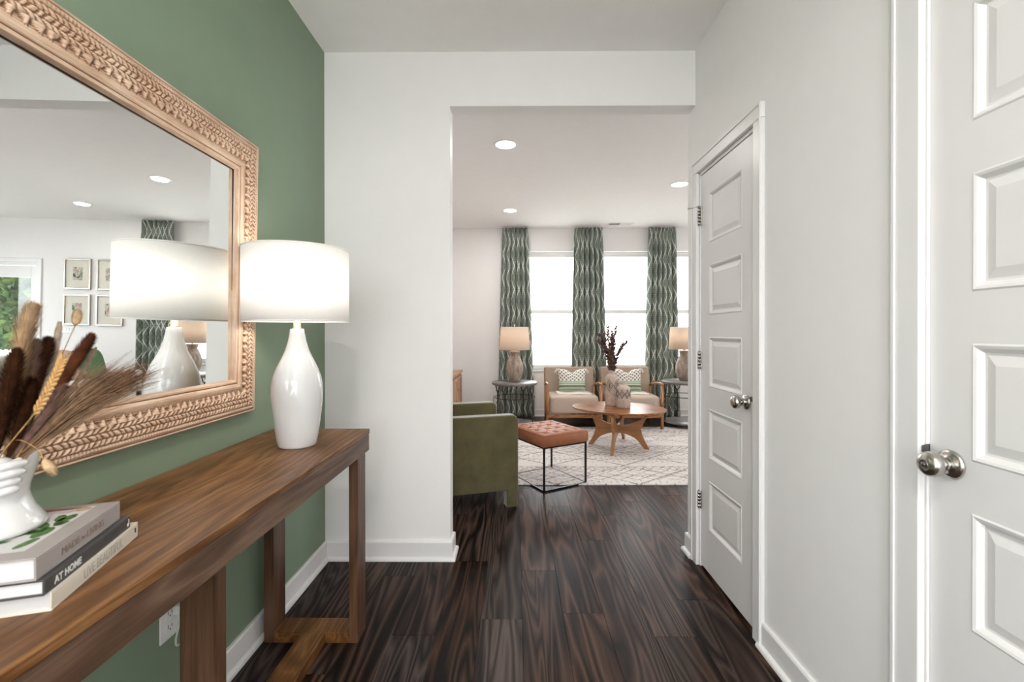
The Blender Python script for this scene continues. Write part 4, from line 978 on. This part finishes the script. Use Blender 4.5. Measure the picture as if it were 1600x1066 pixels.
c2 = dup(ch); c2.location = (1.500, 5.69, 0); c2['label'] = 'right wood framed lounge chair behind the carved vases'
pillow((.755, 6.07, .432), 'macrame and green striped pillow on the left lounge chair', 3); pillow((1.50, 6.07, .432), 'macrame and green striped pillow on the right lounge chair', 9)
for x, s in ((.755, 'left'), (1.50, 'right')):
    def fn(u, v, x=x): 
        return ((u-.5)*.44, (v-.5)*.30+.01*sin(u*7), .004*sin(9*u+2)+.003*sin(v*11)+(.006 if True else 0))
    r = empty('folded_throw', (x, 5.99, .424)); tag(r, 'small folded cream throw on the %s lounge chair seat' % s, 'throw', 'folded throws under the pillows')
    m = MB().grid(fn, 24, 16); m.build('throw_fold', M_CREAM, r, solid=.012); 
    m = MB()
    for k in range(40): xx = -.21+.42*k/39; m.tube([(xx, -.15, .006), (xx+.003*sin(k*3), -.166, .0), (xx+.004*sin(k*5), -.175, -.006)], .0016, 4)
    m.build('fringe', M_CREAM, r, kind='stuff')

# wrought iron round end tables with lamps
def endtable():
    r = empty('end_table', (0, 0, 0)); R = .288
    MB().lathe([(0, .565), (R-.01, .565), (R, .572), (R, .590), (R-.006, .598), (0, .598)], n=64).build('tabletop', M_SLATE, r)
    MB().lathe([(0, .060), (R-.03, .060), (R-.02, .065), (R-.02, .076), (R-.026, .08), (0, .08)], n=64).build('lower_shelf', M_SLATE, r)
    for k in range(4):
        a = pi/4+k*pi/2+.3; d = V((cos(a), sin(a), 0)); tn = V((-sin(a), cos(a), 0)); m = MB(); rr1 = R-.035
        m.tube([d*(rr1+.01), d*rr1+V((0, 0, .08)), d*(rr1-.005)+V((0, 0, .45))], .0075, 8)
        m.build('leg', M_IRON, r); m = MB(); c = d*(rr1-.005)+V((0, 0, .50))
        m.tube([c+tn*.035+V((0, 0, .065)), c+tn*.036+V((0, 0, .01)), c+tn*.025-V((0, 0, .03)), c-V((0, 0, .05)), c-tn*.025-V((0, 0, .03)), c-tn*.036+V((0, 0, .01)), c-tn*.035+V((0, 0, .065))], .0065, 8)
        m.ball(tuple(c-V((0, 0, .05))), .011, .011, .014, 10, 8); m.build('horseshoe_bracket', M_IRON, r)
    m = MB(); m.lathe([(R-.034, .40), (R-.030, .40), (R-.030, .408), (R-.034, .408), (R-.034, .40)], n=48, cap=False); m.build('ring_brace', M_IRON, r); return r
def lamp2():
    r = empty('table_lamp', (0, 0, 0))
    MB().lathe([(0, 0), (.060, 0), (.066, .006), (.072, .02), (.098, .08), (.111, .14), (.112, .18), (.100, .24), (.078, .29), (.062, .32), (.058, .34), (.066, .365), (.068, .385), (.060, .39), (0, .392)], n=48).build('ceramic_body', M_LAMPB, r)
    MB().tube([(0, 0, .39), (0, 0, .715)], .005, 8).lathe([(.012, .39), (.012, .44), (.006, .445)], n=16).build('metal_neck', M_BRASSN, r)
    s = MB().lathe([(.197, .405), (.175, .695)], n=64, cap=False).build('lamp_shade', M_SHADEB, r, solid=.0015)
    m = MB()
    for k in range(3): a = 2*pi*k/3; m.tube([(0, 0, .685), (.174*cos(a), .174*sin(a), .69)], .0018, 5)
    m.ball((0, 0, .715), .011, .011, .013, 12, 8); m.build('finial', M_BRASSN, r)
    l = bpy.data.lights.new('bulb', 'POINT'); l.energy = 1.2; l.color = (1, .82, .62); l.shadow_soft_size = .035; o = bpy.data.objects.new('bulb', l); COL.objects.link(o); o.parent = r; o.location = (0, 0, .56); return r
e1 = endtable(); e1.location = (-.014, 5.79, 0); tag(e1, 'round wrought iron end table left of the lounge chairs', 'end table', 'pair of iron end tables')
e2 = dup(e1); e2.location = (2.19, 5.92, 0); e2['label'] = 'round wrought iron end table right of the lounge chairs'; e2.rotation_euler.z = .5
l1 = lamp2(); l1.location = (-.014, 5.79, .598); tag(l1, 'weathered ceramic lamp with beige shade on the left end table', 'lamp', 'pair of beige shaded lamps')
l2 = dup(l1); l2.location = (2.19, 5.92, .598); l2['label'] = 'weathered ceramic lamp with beige shade on the right end table'
pw = MB().tube(curve_pts([(-.10, 5.83, .605), (-.27, 5.93, .58), (-.23, 5.98, .42), (-.25, 5.99, .30), (-.33, 6.02, .18), (-.30, 6.30, .05), (-.32, 6.60, .16), (-.32, 6.64, .30)], 8), .0035, 6).build('lamp_cord', M_BLACK); tag(pw, 'dark lamp cord hanging behind the left end table', 'cord')

# low oak cabinet along the left wall of the living room
CB = empty('storage_cabinet', (-.95, 5.20, 0)); tag(CB, 'light oak cabinet with panel doors and dark knobs', 'cabinet')
m = MB(); m.box((-.215, -.88, .06), (.215, .88, .695)); m.box((-.20, -.86, 0), (.20, .86, .06)); m.build('cabinet_body', M_CAB, CB, .002, 1)
MB().box((-.23, -.90, .695), (.24, .90, .723)).build('cabinet_top', M_CAB, CB, .004, 2)
for k in range(4):
    y0 = -.85+k*.43; y1 = y0+.415; m = MB(); s = .05; X0, X1 = .2155, .234
    m.box((X0, y0, .09), (X1, y0+s, .67)); m.box((X0, y1-s, .09), (X1, y1, .67)); m.box((X0, y0+s, .09), (X1, y1-s, .09+s)); m.box((X0, y0+s, .67-s), (X1, y1-s, .67)); d = m.build('cabinet_door', M_CAB, CB, .002, 1)
    MB().box((X0, y0+s, .09+s), (X0+.008, y1-s, .67-s)).build('door_panel', M_CAB, d)
    MB().lathe([(.004, 0), (.004, .01), (.011, .014), (.012, .02), (.007, .026), (0, .027)], n=14, M=Matrix.Translation((X1, y1-.025 if k % 2 == 0 else y0+.025, .52)) @ Matrix.Rotation(radians(90), 4, 'Y')).build('knob', M_DNICKEL, d)

# things seen only in the mirror : sofa, pillows, pictures, outlet
SF = empty('sofa', (3.55, 5.30, 0)); tag(SF, 'white sofa reflected in the wall mirror', 'sofa')
MB().box((-.42, -1.0, .10), (.40, 1.0, .34)).build('sofa_base', M_SOFA, SF, .03, 3)
for k in (-1, 1): m = MB(); cushion(m, (-.44, min(0, k*.84), .32), (.22, max(0, k*.84), .50), .25); m.build('seat_cushion', M_SOFA, SF)
for k in (-1, 1): m = MB(); cushion(m, (.10, min(0, k*.84), .48), (.34, max(0, k*.84), .84), .3); m.build('back_cushion', M_SOFA, SF)
for k in (-1, 1): MB().box((-.42, min(k*.84, k*1.0), .10), (.40, max(k*.84, k*1.0), .60)).build('arm', M_SOFA, SF, .04, 3)
MB().box((.30, -1.0, .10), (.42, 1.0, .76)).build('backrest', M_SOFA, SF, .04, 3)
for x in (-.36, .34):
    for y in (-.93, .93): MB().lathe([(.014, 0), (.024, .10)], c=(x, y, 0), n=12).build('leg', M_WALNUTZ, SF)
for (y, mt, lb, tl) in ((.62, M_GREENP, 'dark green knitted pillow on the mirrored sofa', 18), (.28, M_TEAL, 'rust patterned pillow on the mirrored sofa', 22), (-.10, M_GREENP, 'second dark green pillow nearer the middle of the mirrored sofa', 14)):
    r = empty('throw_pillow', (3.50, 5.30+y, .50), rot=(0, radians(-tl), radians(180))); tag(r, lb, 'pillow'); m = MB(); cushion(m, (-.06, -.21, 0), (.07, .21, .40), .55); m.build('pillow_cover', mt, r)
    MB().tube([(0, -.2, .03), (0, -.2, .37), (0, 0, .395), (0, .2, .37), (0, .2, .03)], .005, 6).build('piping', mt, r)
M_SILV = metal('silver_leaf_frame', (.50, .44, .38), .35); M_MAT = plain('cream_picture_mat', (.68, .65, .57), .8, var=.02)
def art_mat(s):
    t = NT('abstract_watercolour', .7); v = t.coord(loc=(s*3.1, 0, s*1.7)); t.col(t.ramp(t.noise(v, 14, 3, .6, .5), [(.32, (.05, .07, .04)), (.42, (.22, .26, .17)), (.5, (.60, .58, .52)), (.6, (.42, .22, .17)), (.68, (.30, .33, .32))])); return t.m
pos = {'upper left': (3.93, 1.71), 'upper right': (4.415, 1.71), 'lower left': (3.93, 1.185), 'lower right': (4.415, 1.185)}
for k, (nm, (x, z)) in enumerate(pos.items()):
    mn = {'left': 'right', 'right': 'left'}[nm.split()[1]]
    r = empty('picture_frame', (x, YB, z)); tag(r, '%s silver framed small artwork of the four seen in the mirror' % (nm.split()[0]+' '+mn), 'picture', 'four framed artworks on the window wall')
    w_, h_, f_ = .395, .45, .022; m = MB(); m.box((-w_/2, -.028, 0), (-w_/2+f_, -.002, h_)); m.box((w_/2-f_, -.028, 0), (w_/2, -.002, h_)); m.box((-w_/2+f_, -.028, 0), (w_/2-f_, -.002, f_)); m.box((-w_/2+f_, -.028, h_-f_), (w_/2-f_, -.002, h_)); m.build('frame', M_SILV, r, .004, 2)
    MB().box((-w_/2+f_, -.014, f_), (w_/2-f_, -.004, h_-f_)).build('picture_mat', M_MAT, r); MB().box((-.07, -.0165, h_/2-.09), (.07, -.014, h_/2+.10)).build('artwork', art_mat(k+1), r)
o = empty('wall_outlet', (4.55, YB, 1.12)); tag(o, 'white switch plate seen in the mirror below the pictures', 'switch')
MB().box((-.09, -.005, -.058), (.09, 0, .058)).build('cover_plate', M_PLASTIC, o, .002, 1)
for k in range(3): MB().box((-.065+k*.046, -.009, -.022), (-.038+k*.046, -.005, .022)).build('switch_rocker', M_PLASTIC, o)
